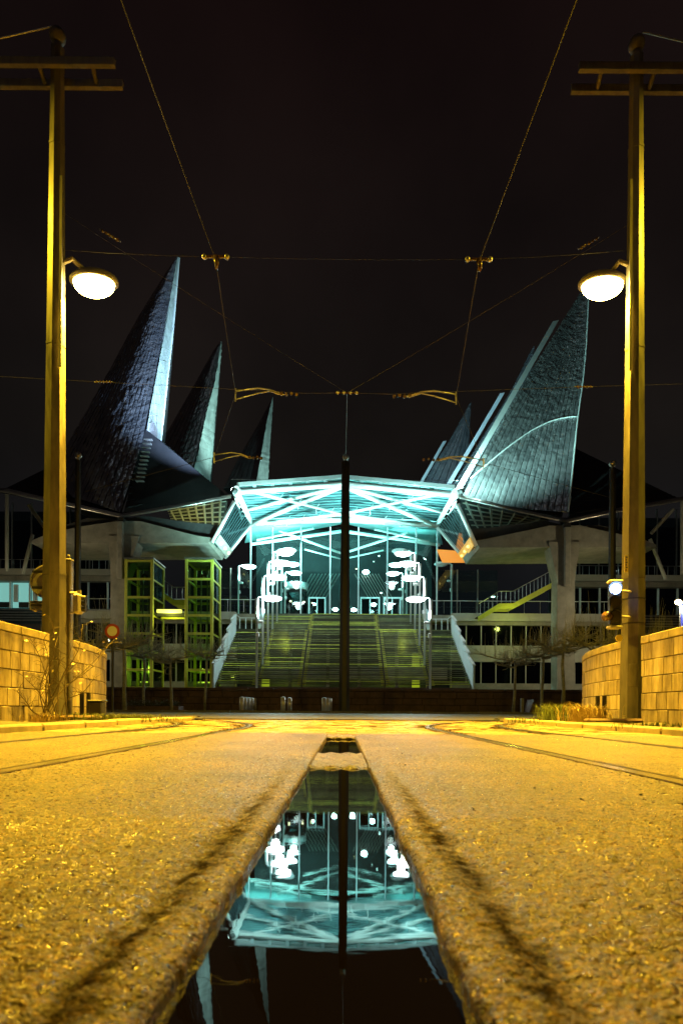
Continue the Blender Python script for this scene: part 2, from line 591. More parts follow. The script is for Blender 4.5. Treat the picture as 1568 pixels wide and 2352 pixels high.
def grid_mesh(name, xs, ys, parent, material, edge=0):
    """height-field slab; edge = -1 / +1 : the slot lies at its high-x / low-x side"""
    X, Y = np.meshgrid(np.array(xs), np.array(ys))
    lat = np.minimum(np.abs(X - SLOT0), np.abs(X - SLOT1)) if edge else np.full_like(X, 9.0)
    if edge:
        wob = (vnoise(Y, Y * 0, 9, 3 + edge) - 0.5) * 0.006 + (vnoise(Y, Y * 0 + 5, 60, 8 + edge) - 0.5) * 0.005
        X = X + wob * np.exp(-lat / 0.03)
    Z = (vnoise(X, Y, 230, 1) - 0.5) * 0.0040 + (vnoise(X, Y, 110, 2) - 0.5) * 0.0026 + (vnoise(X, Y, 11, 4) - 0.5) * 0.004 + (vnoise(X, Y, 1.3, 5) - 0.5) * 0.008
    if edge:
        fade = np.clip((3.2 - Y) / 1.8, 0.15, 1.0)
        Z -= 0.006 * fade * np.exp(-((lat - 0.078) / 0.018) ** 2)
        Z -= 0.009 * np.exp(-lat / 0.004) + 0.001 * np.exp(-lat / 0.02)
        chip = np.clip(vnoise(X * 0, Y, 7, 21 + edge) - 0.80, 0, 1) * 0.06
        Z -= chip * np.exp(-lat / 0.012)
    if edge < 0:
        Z -= 0.007 * np.exp(-((Y - 4.05 - 0.02 * np.sin(X * 9)) / 0.014) ** 2) * (X > -0.75)
    if edge > 0:
        Z -= 0.004 * np.exp(-((Y - 1.47 - 0.015 * np.sin(X * 7)) / 0.010) ** 2)
    nx, ny = len(xs), len(ys)
    V = np.stack([X, Y, Z], -1).reshape(-1, 3)
    idx = np.arange(nx * ny).reshape(ny, nx)
    quads = np.stack([idx[:-1, :-1], idx[:-1, 1:], idx[1:, 1:], idx[1:, :-1]], -1).reshape(-1, 4)
    # skirt all round
    ring = np.concatenate([idx[0, :], idx[1:, -1], idx[-1, -2::-1], idx[-2:0:-1, 0]])
    low = V[ring].copy()
    low[:, 2] = -0.088
    n0 = len(V)
    nr = len(ring)
    V = np.concatenate([V, V[ring], low])
    k = np.arange(nr)
    k2 = (k + 1) % nr
    sk = np.stack([n0 + k2, n0 + k, n0 + nr + k, n0 + nr + k2], -1)
    quads = np.concatenate([quads, sk])
    me = bpy.data.meshes.new(name)
    me.vertices.add(len(V))
    me.vertices.foreach_set('co', V.astype(np.float32).ravel())
    me.loops.add(len(quads) * 4)
    me.loops.foreach_set('vertex_index', quads.astype(np.int32).ravel())
    me.polygons.add(len(quads))
    me.polygons.foreach_set('loop_start', np.arange(0, len(quads) * 4, 4, dtype=np.int32))
    me.polygons.foreach_set('use_smooth', np.ones(len(quads), dtype=bool))
    me.update(calc_edges=True)
    me.validate()
    me.materials.append(material)
    o = bpy.data.objects.new(name, me)
    COL.objects.link(o)
    o.parent = parent
    return o


def ar(a, b, s):
    n = max(1, int(round((b - a) / s)))
    return [a + (b - a) * i / n for i in range(n + 1)]


def cat(*ls):
    out = []
    for l in ls:
        out += l if not out else l[1:]
    return out


# ================================================================== THE SETTING
g = MB()
g.patch(lambda u, v: Vector((lerp(-500, 500, u), lerp(-60, 900, v), -0.10)), 20, 20)
tag(g.build('ground', M['earth']), kind='structure')

bed = MB().box((-3.1, -3.0, -0.30), (3.3, SLAB_END + 0.02, -0.085)).build('track_bed', M['bed'])
tag(bed, kind='structure')
YS = cat([-3.0, -1.5, -0.6, 0.0, 0.22], ar(0.22, 1.25, 0.0036), ar(1.25, 3.0, 0.011), ar(3.0, SLAB_END, 0.04))
YC = cat([-3.0, -1.5, 0.0], ar(0.0, SLAB_END, 0.06))
RLX = (-2.2, -1.2, 1.08, 2.08)               # rail centre lines
G = 0.058
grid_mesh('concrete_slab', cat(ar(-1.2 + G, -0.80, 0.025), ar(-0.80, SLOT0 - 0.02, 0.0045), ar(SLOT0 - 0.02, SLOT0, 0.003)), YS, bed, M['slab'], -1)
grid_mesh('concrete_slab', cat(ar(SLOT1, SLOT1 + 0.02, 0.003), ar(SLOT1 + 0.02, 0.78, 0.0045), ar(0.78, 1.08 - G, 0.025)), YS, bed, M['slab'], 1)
for a, b in ((-2.2 + G, -1.2 - G), (-2.98, -2.2 - G), (1.08 + G, 2.08 - G), (2.08 + G, 3.16)):
    grid_mesh('concrete_slab', ar(a, b, 0.05), YC, bed, M['slab'])
# dams across the slot, and the water they hold back
for y0, y1, zt in ((2.47, 3.38, -0.012), (5.12, SLAB_END, -0.006)):
    q = MB()
    q.patch(lambda u, v: Vector((lerp(SLOT0 + 0.002, SLOT1 - 0.002, u), lerp(y0, y1, v),
                                 -0.07 if v in (0, 1) else zt + 0.004 * math.sin(17 * u + 23 * v) - 0.01 * (v < 0.04 or v > 0.96))), 16, 30)
    q.build('concrete_dam', M['slab'], bed)
for nm, y0, y1, z in (('puddle_water', -2.9, 2.50, -0.021), ('puddle_water', 3.36, 5.14, -0.026)):
    q = MB()
    q.patch(lambda u, v: Vector((lerp(SLOT0 - 0.03, SLOT1 + 0.03, u), lerp(y0, y1, v), z)), 4, 20)
    tag(q.build(nm, M['water']), kind='structure')


# rails: straight in the slab, then curving away to either side
def rail_path(x, sgn, r):
    pts = [Vector((x, y, 0)) for y in (-3, 0, 2, 4, SLAB_END, 7.0)]
    for k in range(1, 26):
        a = R(62) * k / 25
        pts.append(Vector((x + sgn * r * (1 - math.cos(a)), 7.0 + r * math.sin(a), 0)))
    return pts


def sweep(mb, pts, prof):
    n = len(prof)
    vs, fs = [], []
    for i, q in enumerate(pts):
        t = (pts[min(i + 1, len(pts) - 1)] - pts[max(i - 1, 0)])
        t.z = 0
        t.normalize()
        side = Vector((t.y, -t.x, 0))
        for a, b in prof:
            vs.append(q + side * a + Vector((0, 0, b)))
    for i in range(len(pts) - 1):
        for k in range(n):
            fs.append((i * n + k, i * n + (k + 1) % n, i * n + n + (k + 1) % n, i * n + n + k))
    fs += [tuple(range(n)), tuple(range(len(vs) - 1, len(vs) - n - 1, -1))]
    return mb.add(vs, fs)


RAILS = []
for x, sgn, r, inner in ((-2.2, -1, 9.0, 0), (-1.2, -1, 10.0, 1), (1.08, 1, 10.0, 1), (2.08, 1, 9.0, 0)):
    pts = rail_path(x, sgn, r)
    RAILS.append(pts)
    which = ('left' if x < 0 else 'right')
    s = -1 if (x < 0) == bool(inner) else 1     # the groove lies on the gauge side
    prof = [(-0.05, -0.08), (-0.05, 0.004), (0.006, 0.004), (0.010, -0.035), (0.036, -0.035), (0.038, 0.001), (0.052, 0.001), (0.052, -0.08)]
    prof = [(a * s, b) for a, b in prof]
    if s < 0: prof = prof[::-1]
    t = sweep(MB(), pts, prof).build('tram_rail', M['rail'])
    tag(t, '%s steel grooved rail of the %s-hand tram track' % ('inner' if inner else 'outer', which), 'rail', 'tram rails')

# paving bricks between slab and road
PY0, PY1 = SLAB_END + 0.03, 13.6
pv = MB().box((-4.45, PY0, -0.28), (4.45, PY1, -0.03)).build('brick_paving', M['sand'])
tag(pv, kind='structure')


def near_rail(x, y, tol):
    for pts in RAILS:
        for i in range(4, len(pts) - 1):
            a, b = pts[i], pts[i + 1]
            if a.y - 0.2 <= y <= b.y + 0.2:
                tt = min(1, max(0, (y - a.y) / max(1e-4, b.y - a.y)))
                if abs(x - lerp(a.x, b.x, tt)) < tol: return True
    return False


bm_ = MB().cbox((-0.103, -0.052, -0.05), (0.103, 0.052, 0.0), 0.006)
proto_mesh = None
cells = []
row = 0
y = PY0 + 0.06
while y < PY1 - 0.05:
    x = -4.35 + (0.107 if row % 2 else 0)
    while x < 4.35:
        if not near_rail(x, y, 0.165): cells.append((x, y))
        x += 0.214
    y += 0.112
    row += 1
rest = MB()
cells.sort(key=lambda c: c[1] + abs(c[0]) * 0.3)
for i, (x, y) in enumerate(cells):
    z = rnd.uniform(-0.007, 0.003)
    if i < 300:
        if proto_mesh is None:
            o = bm_.build('brick', M['brick'], pv, local=True)
            proto_mesh = o.data
        else:
            o = bpy.data.objects.new('brick', proto_mesh)
            COL.objects.link(o)
            o.parent = pv
        o.location = (x, y, z)
        o.rotation_euler = (rnd.uniform(-.02, .02), rnd.uniform(-.02, .02), rnd.uniform(-.03, .03))
    else:
        ax = Matrix.Translation((x, y, z)) @ Matrix.Rotation(rnd.uniform(-.03, .03), 4, 'X') @ Matrix.Rotation(rnd.uniform(-.03, .03), 4, 'Y')
        rest.box((-0.103, -0.052, -0.05), (0.103, 0.052, 0.0), ax)
tag(rest.build('brick_rows', M['brick'], pv), kind='stuff')

# the crossing road and the far pavement
q = MB()
q.patch(lambda u, v: Vector((lerp(-70, 70, u), lerp(13.62, 27.0, v), 0.02 + 0.05 * math.sin(v * math.pi) + 0.06 * v)), 20, 12)
tag(q.build('road', M['cobble']), kind='structure')
tag(MB().box((-70, 27.3, -0.1), (70, 80, 0.17)).build('far_pavement', M['pave']), kind='structure')
fk = tag(MB().box((-40, 27.03, -0.1), (40, 27.28, 0.12)).build('far_kerb', M['sand']), kind='structure')
for i in range(36):
    MB().cbox((-18 + i + 0.006, 27.0, 0.0), (-17 + i - 0.006, 27.32, 0.185 + rnd.uniform(-.008, .008)), 0.015).build('kerb_stone', M['pave'], fk)

# verges and kerbs beside the track
for sgn, kx in ((-1, -3.0), (1, 3.18)):
    a, b = (kx - 8, kx - 0.14) if sgn < 0 else (kx + 0.14, kx + 8)
    q = MB()
    q.patch(lambda u, v: Vector((lerp(a, b, u), lerp(-3, 13.5, v), 0.03 + 0.035 * math.sin(u * 31 + v * 9) * math.sin(v * 47 + u * 12) + 0.02 * math.sin(v * 91))), 60, 110)
    tag(q.build('verge', M['verge'], smooth=True), kind='structure')
    kb = tag(MB().box((min(kx, kx + sgn * 0.13), -3, -0.1), (max(kx, kx + sgn * 0.13), 12.4, 0.03)).build('kerb', M['sand']), kind='structure')
    for i in range(15):
        y0 = -2.9 + i
        MB().cbox((min(kx - sgn * .004, kx + sgn * 0.14), y0 + 0.006, -0.05), (max(kx - sgn * .004, kx + sgn * 0.14), y0 + 0.994, 0.075 + rnd.uniform(-.008, .008)), 0.018).build('kerb_stone', M['kerb'], kb)


# ================================================================== STONE WALLS
def wall_path(sgn, y0, y1, arc):
    """list of (point, tangent) sampled every 2 cm: straight at |x| = 4.55, then an arc that turns away"""
    out = []
    yy = y0
    while yy < y1:
        out.append((Vector((sgn * 4.55, yy, 0)), Vector((0, 1, 0))))
        yy += 0.02
    if arc:
        rr = 8.0
        n = int(rr * R(arc) / 0.02)
        for k in range(1, n + 1):
            a = R(arc) * k / n
            out.append((Vector((sgn * (4.55 + rr * (1 - math.cos(a))), y1 + rr * math.sin(a), 0)), Vector((sgn * math.sin(a), math.cos(a), 0))))
    return out


def stone_wall(sgn, y0, y1, arc, label):
    pth = wall_path(sgn, y0, y1, arc)
    w = thing('stone_wall', (sgn * 4.7, (y0 + y1) / 2, 0.0), label, 'wall', 'stone-faced walls beside the tracks')
    z0, hc, nc, hcop = 0.0, 0.252, 5, 0.122
    core = MB()
    vs, fs = [], []
    ids = list(range(0, len(pth), 8)) + [len(pth) - 1]
    for i in ids:
        p, t = pth[i]
        n = Vector((sgn * t.y, -sgn * t.x, 0))          # away from the track
        for a, z in ((0.022, z0 - .1), (0.36, z0 - .1), (0.36, nc * hc + .06), (0.022, nc * hc + .06)):
            vs.append(p + n * a + Vector((0, 0, z)))
    for k in range(len(ids) - 1):
        for j in range(4):
            fs.append((k * 4 + j, k * 4 + (j + 1) % 4, k * 4 + 4 + (j + 1) % 4, k * 4 + 4 + j))
    fs += [(0, 1, 2, 3), tuple(range(len(vs) - 1, len(vs) - 5, -1))]
    core.add(vs, fs).build('core', M['mortar'], w)

    def laid(s0, s1, za, zb, name, m, out, depth, jit):
        i0, i1 = int(s0 / 0.02), min(len(pth) - 1, int(s1 / 0.02))
        if i1 - i0 < 3: return
        p0, p1 = pth[i0][0], pth[i1][0]
        t = (p1 - p0)
        ln = t.length
        t.normalize()
        n = Vector((sgn * t.y, -sgn * t.x, 0))
        ax = Matrix((t, n, Vector((0, 0, 1)))).transposed().to_4x4()
        ax.translation = p0
        d = rnd.uniform(0, jit)
        MB().cbox((0.0045, -out - d, za + 0.005), (ln - 0.0045, depth, zb - 0.005), 0.007, ax).build(name, m, w)
    total = (len(pth) - 1) * 0.02
    for c in range(nc):
        s = -rnd.uniform(0.02, 0.26)
        while s < total:
            l = rnd.uniform(0.25, 0.33)
            laid(max(0, s), min(total, s + l), z0 + c * hc, z0 + (c + 1) * hc, 'stone', M[rnd.choice(('stone', 'stone', 'stone_b', 'stone_c') if c else ('stone_c', 'stone', 'stone_c'))], 0.0, 0.05, 0.007)
            s += l
    s = 0.0
    while s < total:
        l = rnd.uniform(0.5, 0.62)
        laid(s, min(total, s + l), z0 + nc * hc, z0 + nc * hc + hcop, 'coping_stone', M['coping'], 0.012, 0.38, 0.004)
        s += l
    return w


stone_wall(-1, 6.4, 9.42, 0, 'near stretch of stone-block wall left of the left lamp mast')
stone_wall(-1, 9.98, 10.2, 38, 'curving stone-block wall right of the left lamp mast, with bare shrub in front')
stone_wall(1, 6.4, 9.32, 0, 'near stretch of stone-block wall at the right edge of the photo')
stone_wall(1, 9.9, 10.1, 40, 'curving stone-block wall left of the right lamp mast')


# ================================================================== BIG LAMP MASTS
def oct_shaft(mb, base, r0, r1, z0, z1):
    a = math.atan2(-base.x, base.y)
    return mb.path([Vector((base.x, base.y, z0)), Vector((base.x, base.y, z1))], [r0, r1], 8, True, R(22.5) + a)


def lamp_mast(sgn, base_px, top_y, lamp_px, label):
    d = 9.75
    b = P(base_px, 1650, d)
    b.z = 0.0
    ztop = P(base_px, top_y, d).z
    t = thing('lamp_mast', b, label, 'lamp mast', 'tall masts with sodium lamps')
    oct_shaft(MB(), b, 0.205, 0.105, 0.1, ztop - 0.32).build('shaft', M['mast'], t)
    MB().cbox((b.x - .3, b.y - .3, 0.0), (b.x + .3, b.y + .3, 0.10), .015).build('base_plate', M['galv'], t)
    for ax_ in (-1, 1):
        for ay in (-1, 1):
            MB().tube((b.x + ax_ * .25, b.y + ay * .25, .1), (b.x + ax_ * .25, b.y + ay * .25, .17), .018, n=6).build('anchor_bolt', M['galv'], t)
    cp = MB().ball((b.x, b.y, ztop - 0.12), 0.125, 16, 10)
    cp.tube((b.x, b.y, ztop - .33), (b.x, b.y, ztop - .2), .06, n=10)
    cp.build('ball_finial', M['mast'], t, True)
    # twin-bar cross arm
    za = P(base_px, 168 if sgn < 0 else 180, d).z
    xi, xo = b.x - sgn * 0.98, b.x + sgn * 2.9
    for dy in (-0.17, 0.17):
        MB().box((min(xi, xo), b.y + dy - .035, za - .06), (max(xi, xo), b.y + dy + .035, za + .06)).build('cross_arm', M['mast'], t)
    for dx in (-0.62, 0.22, 1.2, 2.1, 2.75):
        x = b.x + sgn * dx
        MB().tube((x, b.y - .16, za - .005), (x + sgn * .06, b.y + .16, za - .005), .035, n=6).build('arm_brace', M['mast'], t)
    MB().tube((b.x + sgn * .1, b.y, za + .75), (xo, b.y, za + .1), .012, n=5).build('stay_rod', M['galv'], t)
    fx, fy = -b.x / math.hypot(b.x, b.y), -b.y / math.hypot(b.x, b.y)
    ap = math.cos(R(22.5))
    hm_ = frame((b.x, b.y, 0), (-fy, fx, 0))
    MB().cbox((-.055, .196 * ap, .62), (.055, .206 * ap + .004, .98), .006, hm_ @ Matrix.Rotation(math.pi, 4, 'Z') if (hm_.to_3x3() @ Vector((0, 1, 0))).dot(Vector((fx, fy, 0))) < 0 else hm_).build('access_hatch', M['mast'], t)
    for zb in (2.35, 6.0, 9.2):
        rb = .205 - .1 * (zb - .1) / (ztop - .42) + .006
        oct_shaft(MB(), b, rb, rb, zb, zb + .035).build('weld_band', M['mast'], t)
    # cable conduit on the shaft
    MB().box((b.x - sgn * .15 - .02, b.y - .18, 5.6), (b.x - sgn * .15 + .02, b.y - .15, 8.6)).build('cable_conduit', M['mast'], t)
    # lamp on a short bracket towards the tracks
    c = P(*lamp_px, d + .32)
    MB().path([(b.x, b.y, c.z + .1), (b.x - sgn * .25, b.y, c.z + .2), (c.x + sgn * .1, c.y, c.z + .19)], .04, 8).build('bracket', M['housing'], t)
    hb = MB()
    hb.ball((0, 0, 0), .40, 24, 6, 0.42, -0.12, 1.0)
    hb.v = [(c.x + q[0], c.y + q[1] * .62, c.z + .06 + q[2]) for q in hb.v]
    hd = hb.build('lamp_head', M['housing'], t, True)
    lb = MB().ball((0, 0, 0), .335, 24, 8, 0.62, -1.0, -0.02)
    lb.v = [(c.x + q[0], c.y + q[1] * .66, c.z + .035 + q[2]) for q in lb.v]
    lb.build('lens', M['lampglass'], hd, True)
    lamp('AREA', 'street_light', (c.x, c.y, c.z - .24), 2350, (1.0, 0.565, 0.03), t, (c.x - sgn * .8, c.y - .4, 0), shape='DISK', size=0.5, spread=R(117))
    # second lamp hung from the outer end of the arm
    o = Vector((xo + sgn * .1, b.y - 1.1, za - .12))
    MB().path([(xo - sgn * .05, b.y, za - .02), (xo + sgn * .1, b.y - .6, za + .04), o + Vector((0, .1, .1))], .035, 6).build('outer_bracket', M['housing'], t)
    hb = MB().cbox((o.x - .4, o.y - .17, o.z - .04), (o.x + .4, o.y + .17, o.z + .12), .05)
    hd = hb.build('outer_lamp_head', M['housing'], t)
    MB().box((o.x - .34, o.y - .13, o.z - .075), (o.x + .34, o.y + .13, o.z - .042)).build('outer_lens', M['lampglassy'], hd)
    lamp('AREA', 'outer_street_light', (o.x, o.y, o.z - .1), 950, (1.0, 0.66, 0.02), t, (o.x, o.y, 0), shape='RECTANGLE', size=0.6, size_y=0.25)
    # two short ducts at the foot
    for k in (0, 1):
        x = b.x - sgn * (.40 + .11 * k)
        MB().tube((x, b.y + .12, 0.05), (x, b.y + .12, .48), .036, n=8).build('cable_duct', M['black'], t)
    return t, b, za


mastL, bL, zaL = lamp_mast(-1, 123, 65, (216, 655), 'tall octagonal mast with glaring sodium lamp standing at the left wall')
mastR, bR, zaR = lamp_mast(1, 1452, 84, (1383, 660), 'tall octagonal mast with glaring sodium lamp standing at the right wall')
# asset plate and cable ties on the right mast
q = MB()
c = P(1438, 1295, 9.53)
q.box((c.x - .028, c.y - .004, c.z - .13), (c.x + .028, c.y + .004, c.z + .13))
pl = q.build('number_plate', M['plate'], mastR)
for k in range(6):
    z = c.z - .10 + k * .04
    MB().box((c.x - .016, c.y - .008, z - .012), (c.x + .016 * (1 if k % 2 else .3), c.y - .005, z + .012)).build('numeral', M['mast'], pl)
for yy in (1378, 1434):
    z = P(1452, yy, 9.75).z
    rr = .205 - .1 * z / 11 + .008
    oct_shaft(MB(), bR, rr, rr, z - .009, z + .009).build('clamp_band', M['mastd'], mastR)


# ================================================================== SIGNS AND SIGNALS BY THE MASTS
def disc(mb, c, nrm, r, th, n=28):
    nrm = Vector(nrm).normalized()
    return mb.tube(Vector(c) - nrm * th / 2, Vector(c) + nrm * th / 2, r, n=n)


c = P(106, 1336, 9.98)
t = thing('round_sign', (c.x, c.y, 0), 'round metal traffic sign seen from behind, left of the left mast', 'traffic sign')
disc(MB(), c, (0.1, 1, 0), .265, .018, 40).build('sign_plate', M['signback'], t)
rg = MB()
ang = [R(360 * k / 40) for k in range(41)]
rg.path([Vector((c.x + .262 * math.cos(a), c.y - .012 - .026 * math.cos(a), c.z + .262 * math.sin(a))) for a in ang], .012, 6, False)
rg.build('rim', M['signback'], t)
for dz in (.155, -.105):
    MB().box((c.x - .21, c.y - .045, c.z + dz - .018), (c.x + .13, c.y - .012, c.z + dz + .018)).build('bracket_channel', M['mastd'], t)
MB().tube((c.x + .08, c.y - .05, c.z - .55), (c.x + .08, c.y - .05, c.z + .24), .025, n=8).build('mount_tube', M['mast'], t)
c2 = P(95, 1391, 9.95)
t = thing('supplement_sign', (c2.x, c2.y, 0), 'small rectangular metal sign seen from behind, under the round sign back', 'traffic sign')
MB().cbox((c2.x - .19, c2.y - .01, c2.z - .075), (c2.x + .19, c2.y + .01, c2.z + .075), .006).build('sign_plate', M['signback'], t)
for dz in (.055, -.0):
    MB().box((c2.x - .16, c2.y - .04, c2.z + dz - .012), (c2.x + .16, c2.y - .012, c2.z + dz + .012)).build('bracket_channel', M['mastd'], t)
# tall yellow-lit cabinet and the signal held beside it
a, b = P(149, 1460, 9.9), P(166, 1288, 9.9)
t = thing('signal_post', ((a.x + b.x) / 2, a.y, 0), 'pale square signal post close against the right side of the left mast', 'signal post')
MB().cbox((a.x, a.y - .06, 0.05), (b.x, a.y + .06, b.z), .015).build('shaft', M['mast'], t)
MB().cbox((a.x - .008, a.y - .07, b.z - .005), (b.x + .008, a.y + .07, b.z + .02), .008).build('cap', M['mast'], t)
MB().cbox(((a.x + b.x) / 2 - .02, a.y - .02, b.z + .02), ((a.x + b.x) / 2 + .02, a.y + .02, b.z + .09), .005).build('spigot', M['mast'], t)
c = P(182, 1386, 9.85)
t = thing('tram_signal', (c.x, c.y, 0), 'small side-facing tram signal on two arms beside the pale post at left', 'traffic signal')
MB().cbox((c.x - .075, c.y - .09, c.z - .17), (c.x + .045, c.y + .09, c.z + .15), .03).build('housing', M['signback'], t)
MB().tube((c.x, c.y, c.z + .13), (c.x, c.y, c.z + .21), .035, n=8).build('cap', M['signback'], t)
for dz in (.17, -.15):
    MB().tube((b.x - .01, c.y, c.z + dz), (c.x + .01, c.y, c.z + dz), .018, n=6).build('arm', M['signback'], t)
for k in (-1, 0, 1):
    MB().tube((c.x + .04, c.y, c.z + k * .09), (c.x + .11, c.y, c.z + k * .09 - .01), .04, .045, n=12).build('visor', M['black'], t)
# right-hand signal with its top lens lit
c = P(1412, 1385, 9.5)
t = thing('traffic_light', (c.x, c.y, 0), 'black three-lens traffic light with its top lens glowing blue-white, at the right mast', 'traffic light')
MB().cbox((c.x - .075, c.y - .02, c.z - .36), (c.x + .11, c.y + .12, c.z + .32), .03).build('housing', M['black'], t)
MB().cbox((c.x - .09, c.y - .04, c.z + .315), (c.x + .12, c.y + .13, c.z + .36), .02).build('cap', M['signback'], t)
MB().cbox((c.x - .09, c.y - .04, c.z - .40), (c.x + .12, c.y + .13, c.z - .355), .02).build('foot', M['signback'], t)
for k, m in ((1, 'blue'), (0, 'black'), (-1, 'black')):
    z = c.z + k * .215
    v = MB()
    nrm = Vector((-.45, -1, -.05)).normalized()
    p0 = Vector((c.x + .0, c.y - .015, z))
    disc(MB(), p0 + nrm * .012, nrm, .082, .02, 20).build('lens', M[m], t)
    up = Vector((0, 0, 1))
    sd = nrm.cross(up).normalized()
    upn = sd.cross(nrm)
    n = 14
    ring = []
    for j in range(n + 1):
        w = lerp(R(-25), R(205), j / n)
        ring.append(sd * math.cos(w) * .095 + upn * math.sin(w) * .095)
    v.add([p0 + q for q in ring] + [p0 + q + nrm * .13 for q in ring], [(j, j + 1, j + n + 2, j + n + 1) for j in range(n)])
    v.add([p0 + q * 1.06 for q in ring] + [p0 + q * 1.06 + nrm * .13 for q in ring], [(j, j + n + 1, j + n + 2, j + 1) for j in range(n)])
    v.build('visor', M['black'], t, True)
sp = MB().tube((c.x - .16, c.y - .02, c.z - .215), (c.x - .05, c.y + .03, c.z - .205), .075, .06, n=14)
sp.build('side_signal', M['insul'], t, True)
MB().tube((c.x + .10, c.y + .05, c.z - .2), (c.x + .3, c.y + .12, c.z - .2), .02, n=6).build('arm', M['signback'], t)
MB().tube((c.x + .10, c.y + .05, c.z + .2), (c.x + .3, c.y + .12, c.z + .2), .02, n=6).build('arm', M['signback'], t)
disc(MB(), P(1421, 1466, 9.5), (0, 1, 0), .055, .02, 16).build('push_button', M['plate'], t)
lamp('POINT', 'signal_glow', (c.x - .12, c.y - .16, c.z + .215), 3.0, (0.25, 0.45, 1.0), t, shadow_soft_size=.05)

# red-rimmed prohibition sign on its own post
c = P(258, 1450, 21.0)
t = thing('no_vehicles_sign', (c.x, c.y, 0), 'round white sign with red border on a thin post above the left wall end', 'traffic sign')
disc(MB(), c, (0, 1, 0), .255, .02, 36).build('red_rim', M['signred'], t)
disc(MB(), c - Vector((0, .013, 0)), (0, 1, 0), .17, .008, 32).build('white_face', M['signwhite'], t)
MB().tube((c.x, c.y + .05, -.1), (c.x, c.y + .05, c.z + .2), .045, n=10).build('post', M['mastd'], t)


# ================================================================== DARK MASTS ACROSS THE ROAD
def dark_mast(px, top_y, d, r0, r1, label):
    b = P(px, 1640, d)
    b.z = .10
    zt = P(px, top_y, d).z
    t = thing('dark_mast', b, label, 'mast', 'dark catenary masts across the road')
    oct_shaft(MB(), b, r0, r1, .1, zt - .35).build('shaft', M['mastd'], t)
    MB().cbox((b.x - r0 * 1.5, b.y - r0 * 1.5, .08), (b.x + r0 * 1.5, b.y + r0 * 1.5, .2), .02).build('base_plate', M['mastd'], t)
    MB().ball((b.x, b.y, zt - .14), .14, 14, 8).tube((b.x, b.y, zt - .36), (b.x, b.y, zt - .2), .06, n=8).build('ball_finial', M['galv'], t, True)
    return t, b, zt


mC, bC, zC = dark_mast(790, 1043, 27.6, .26, .19, 'dark mast in the middle, standing in front of the stairs and canopy')
dark_mast(176, 1038, 25.0, .17, .11, 'dark mast behind the left lamp mast')
dark_mast(1403, 1057, 25.0, .19, .13, 'dark mast behind the right lamp mast')

# ================================================================== OVERHEAD WIRES
def wire(name, pts, r, label, sag=0.0):
    out = []
    for a, b in zip(pts[:-1], pts[1:]):
        a, b = Vector(a), Vector(b)
        n = max(2, int((b - a).length / 0.8))
        for k in range(n):
            t = k / n
            out.append(a.lerp(b, t) - Vector((0, 0, sag * 4 * t * (1 - t))))
    out.append(Vector(pts[-1]))
    o = MB().path(out, r, 5).build(name, M['wire'])
    tag(o, label, 'wire', 'overhead tram wires')
    return o


Z7 = 7.0


def atz(px, py, z):
    u, v = px - 788.0, 1632.0 - py
    V = u * math.sin(ROLL) + v * math.cos(ROLL)
    return P(px, py, (z - H) * F / V)


hL, hR = atz(495, 597, Z7), atz(1099, 603, Z7)
cL, cR = atz(541, 905, Z7), atz(1047, 912, Z7)
eL, eR = atz(492, 1050, Z7 - .1), atz(1110, 1062, Z7 - .1)
wire('contact_wire', [Vector((-2.15, -6, Z7 + .05)), atz(278, 0, Z7), hL, cL, eL, eL + Vector((-4.5, 2.6, 0))], .006, 'left overhead tram wire running down to the left spires')
wire('contact_wire', [Vector((2.35, -6, Z7 + .05)), atz(1323, 0, Z7), hR, cR, eR, eR + Vector((4.5, 2.6, 0))], .006, 'right overhead tram wire running down to the right spires')
pL = Vector((bL.x, bL.y, P(158, 573, bL.y).z))
pR = Vector((bR.x, bR.y, P(1440, 573, bR.y).z))
wire('span_wire', [pL, hL + Vector((0, 0, .05)), hR + Vector((0, 0, .05)), pR], .0028, 'thin span wire between the two lamp masts', 0.02)
knot = P(797, 902, 13.0)
wire('guy_wire', [Vector((bL.x, bL.y, P(158, 478, bL.y).z)), knot], .0028, 'thin diagonal wire from left lamp mast to the central knot', .03)
wire('guy_wire', [Vector((bR.x, bR.y, P(1440, 505, bR.y).z)), knot], .0028, 'thin diagonal wire from right lamp mast to the central knot', .03)
wire('cross_wire', [P(-120, 858, 13.0), P(250, 878, 13.0), P(700, 903, 13.0), knot, P(890, 905, 13.0), P(1340, 888, 13.0), P(1700, 878, 13.0)], .0035, 'nearly level cross wire through the central knot', .0)
wire('mast_wire', [knot, (bC.x, bC.y, zC - .3)], .0045, 'thin wire from the central knot to the middle dark mast')


def clamp(c, w, label):
    t = thing('wire_clamp', c, label, 'wire fitting', 'fittings on the overhead wires')
    MB().tube(c + Vector((-w, 0, .05)), c + Vector((w, 0, .05)), .022, n=8).build('insulator_bar', M['insul'], t)
    for s in (-1, 1):
        MB().ball(c + Vector((s * w, 0, .05)), .04, 10, 6).build('end_bolt', M['galv'], t, True)
    MB().path([c + Vector((0, 0, .05)), c + Vector((.02, 0, -.05)), c + Vector((.01, .02, -.12))], [.05, .035, .02], 8).build('clip', M['insul'], t, True)


clamp(hL, .17, 'insulated clamp on the left tram wire level with the lamps')
clamp(hR, .17, 'insulated clamp on the right tram wire level with the lamps')


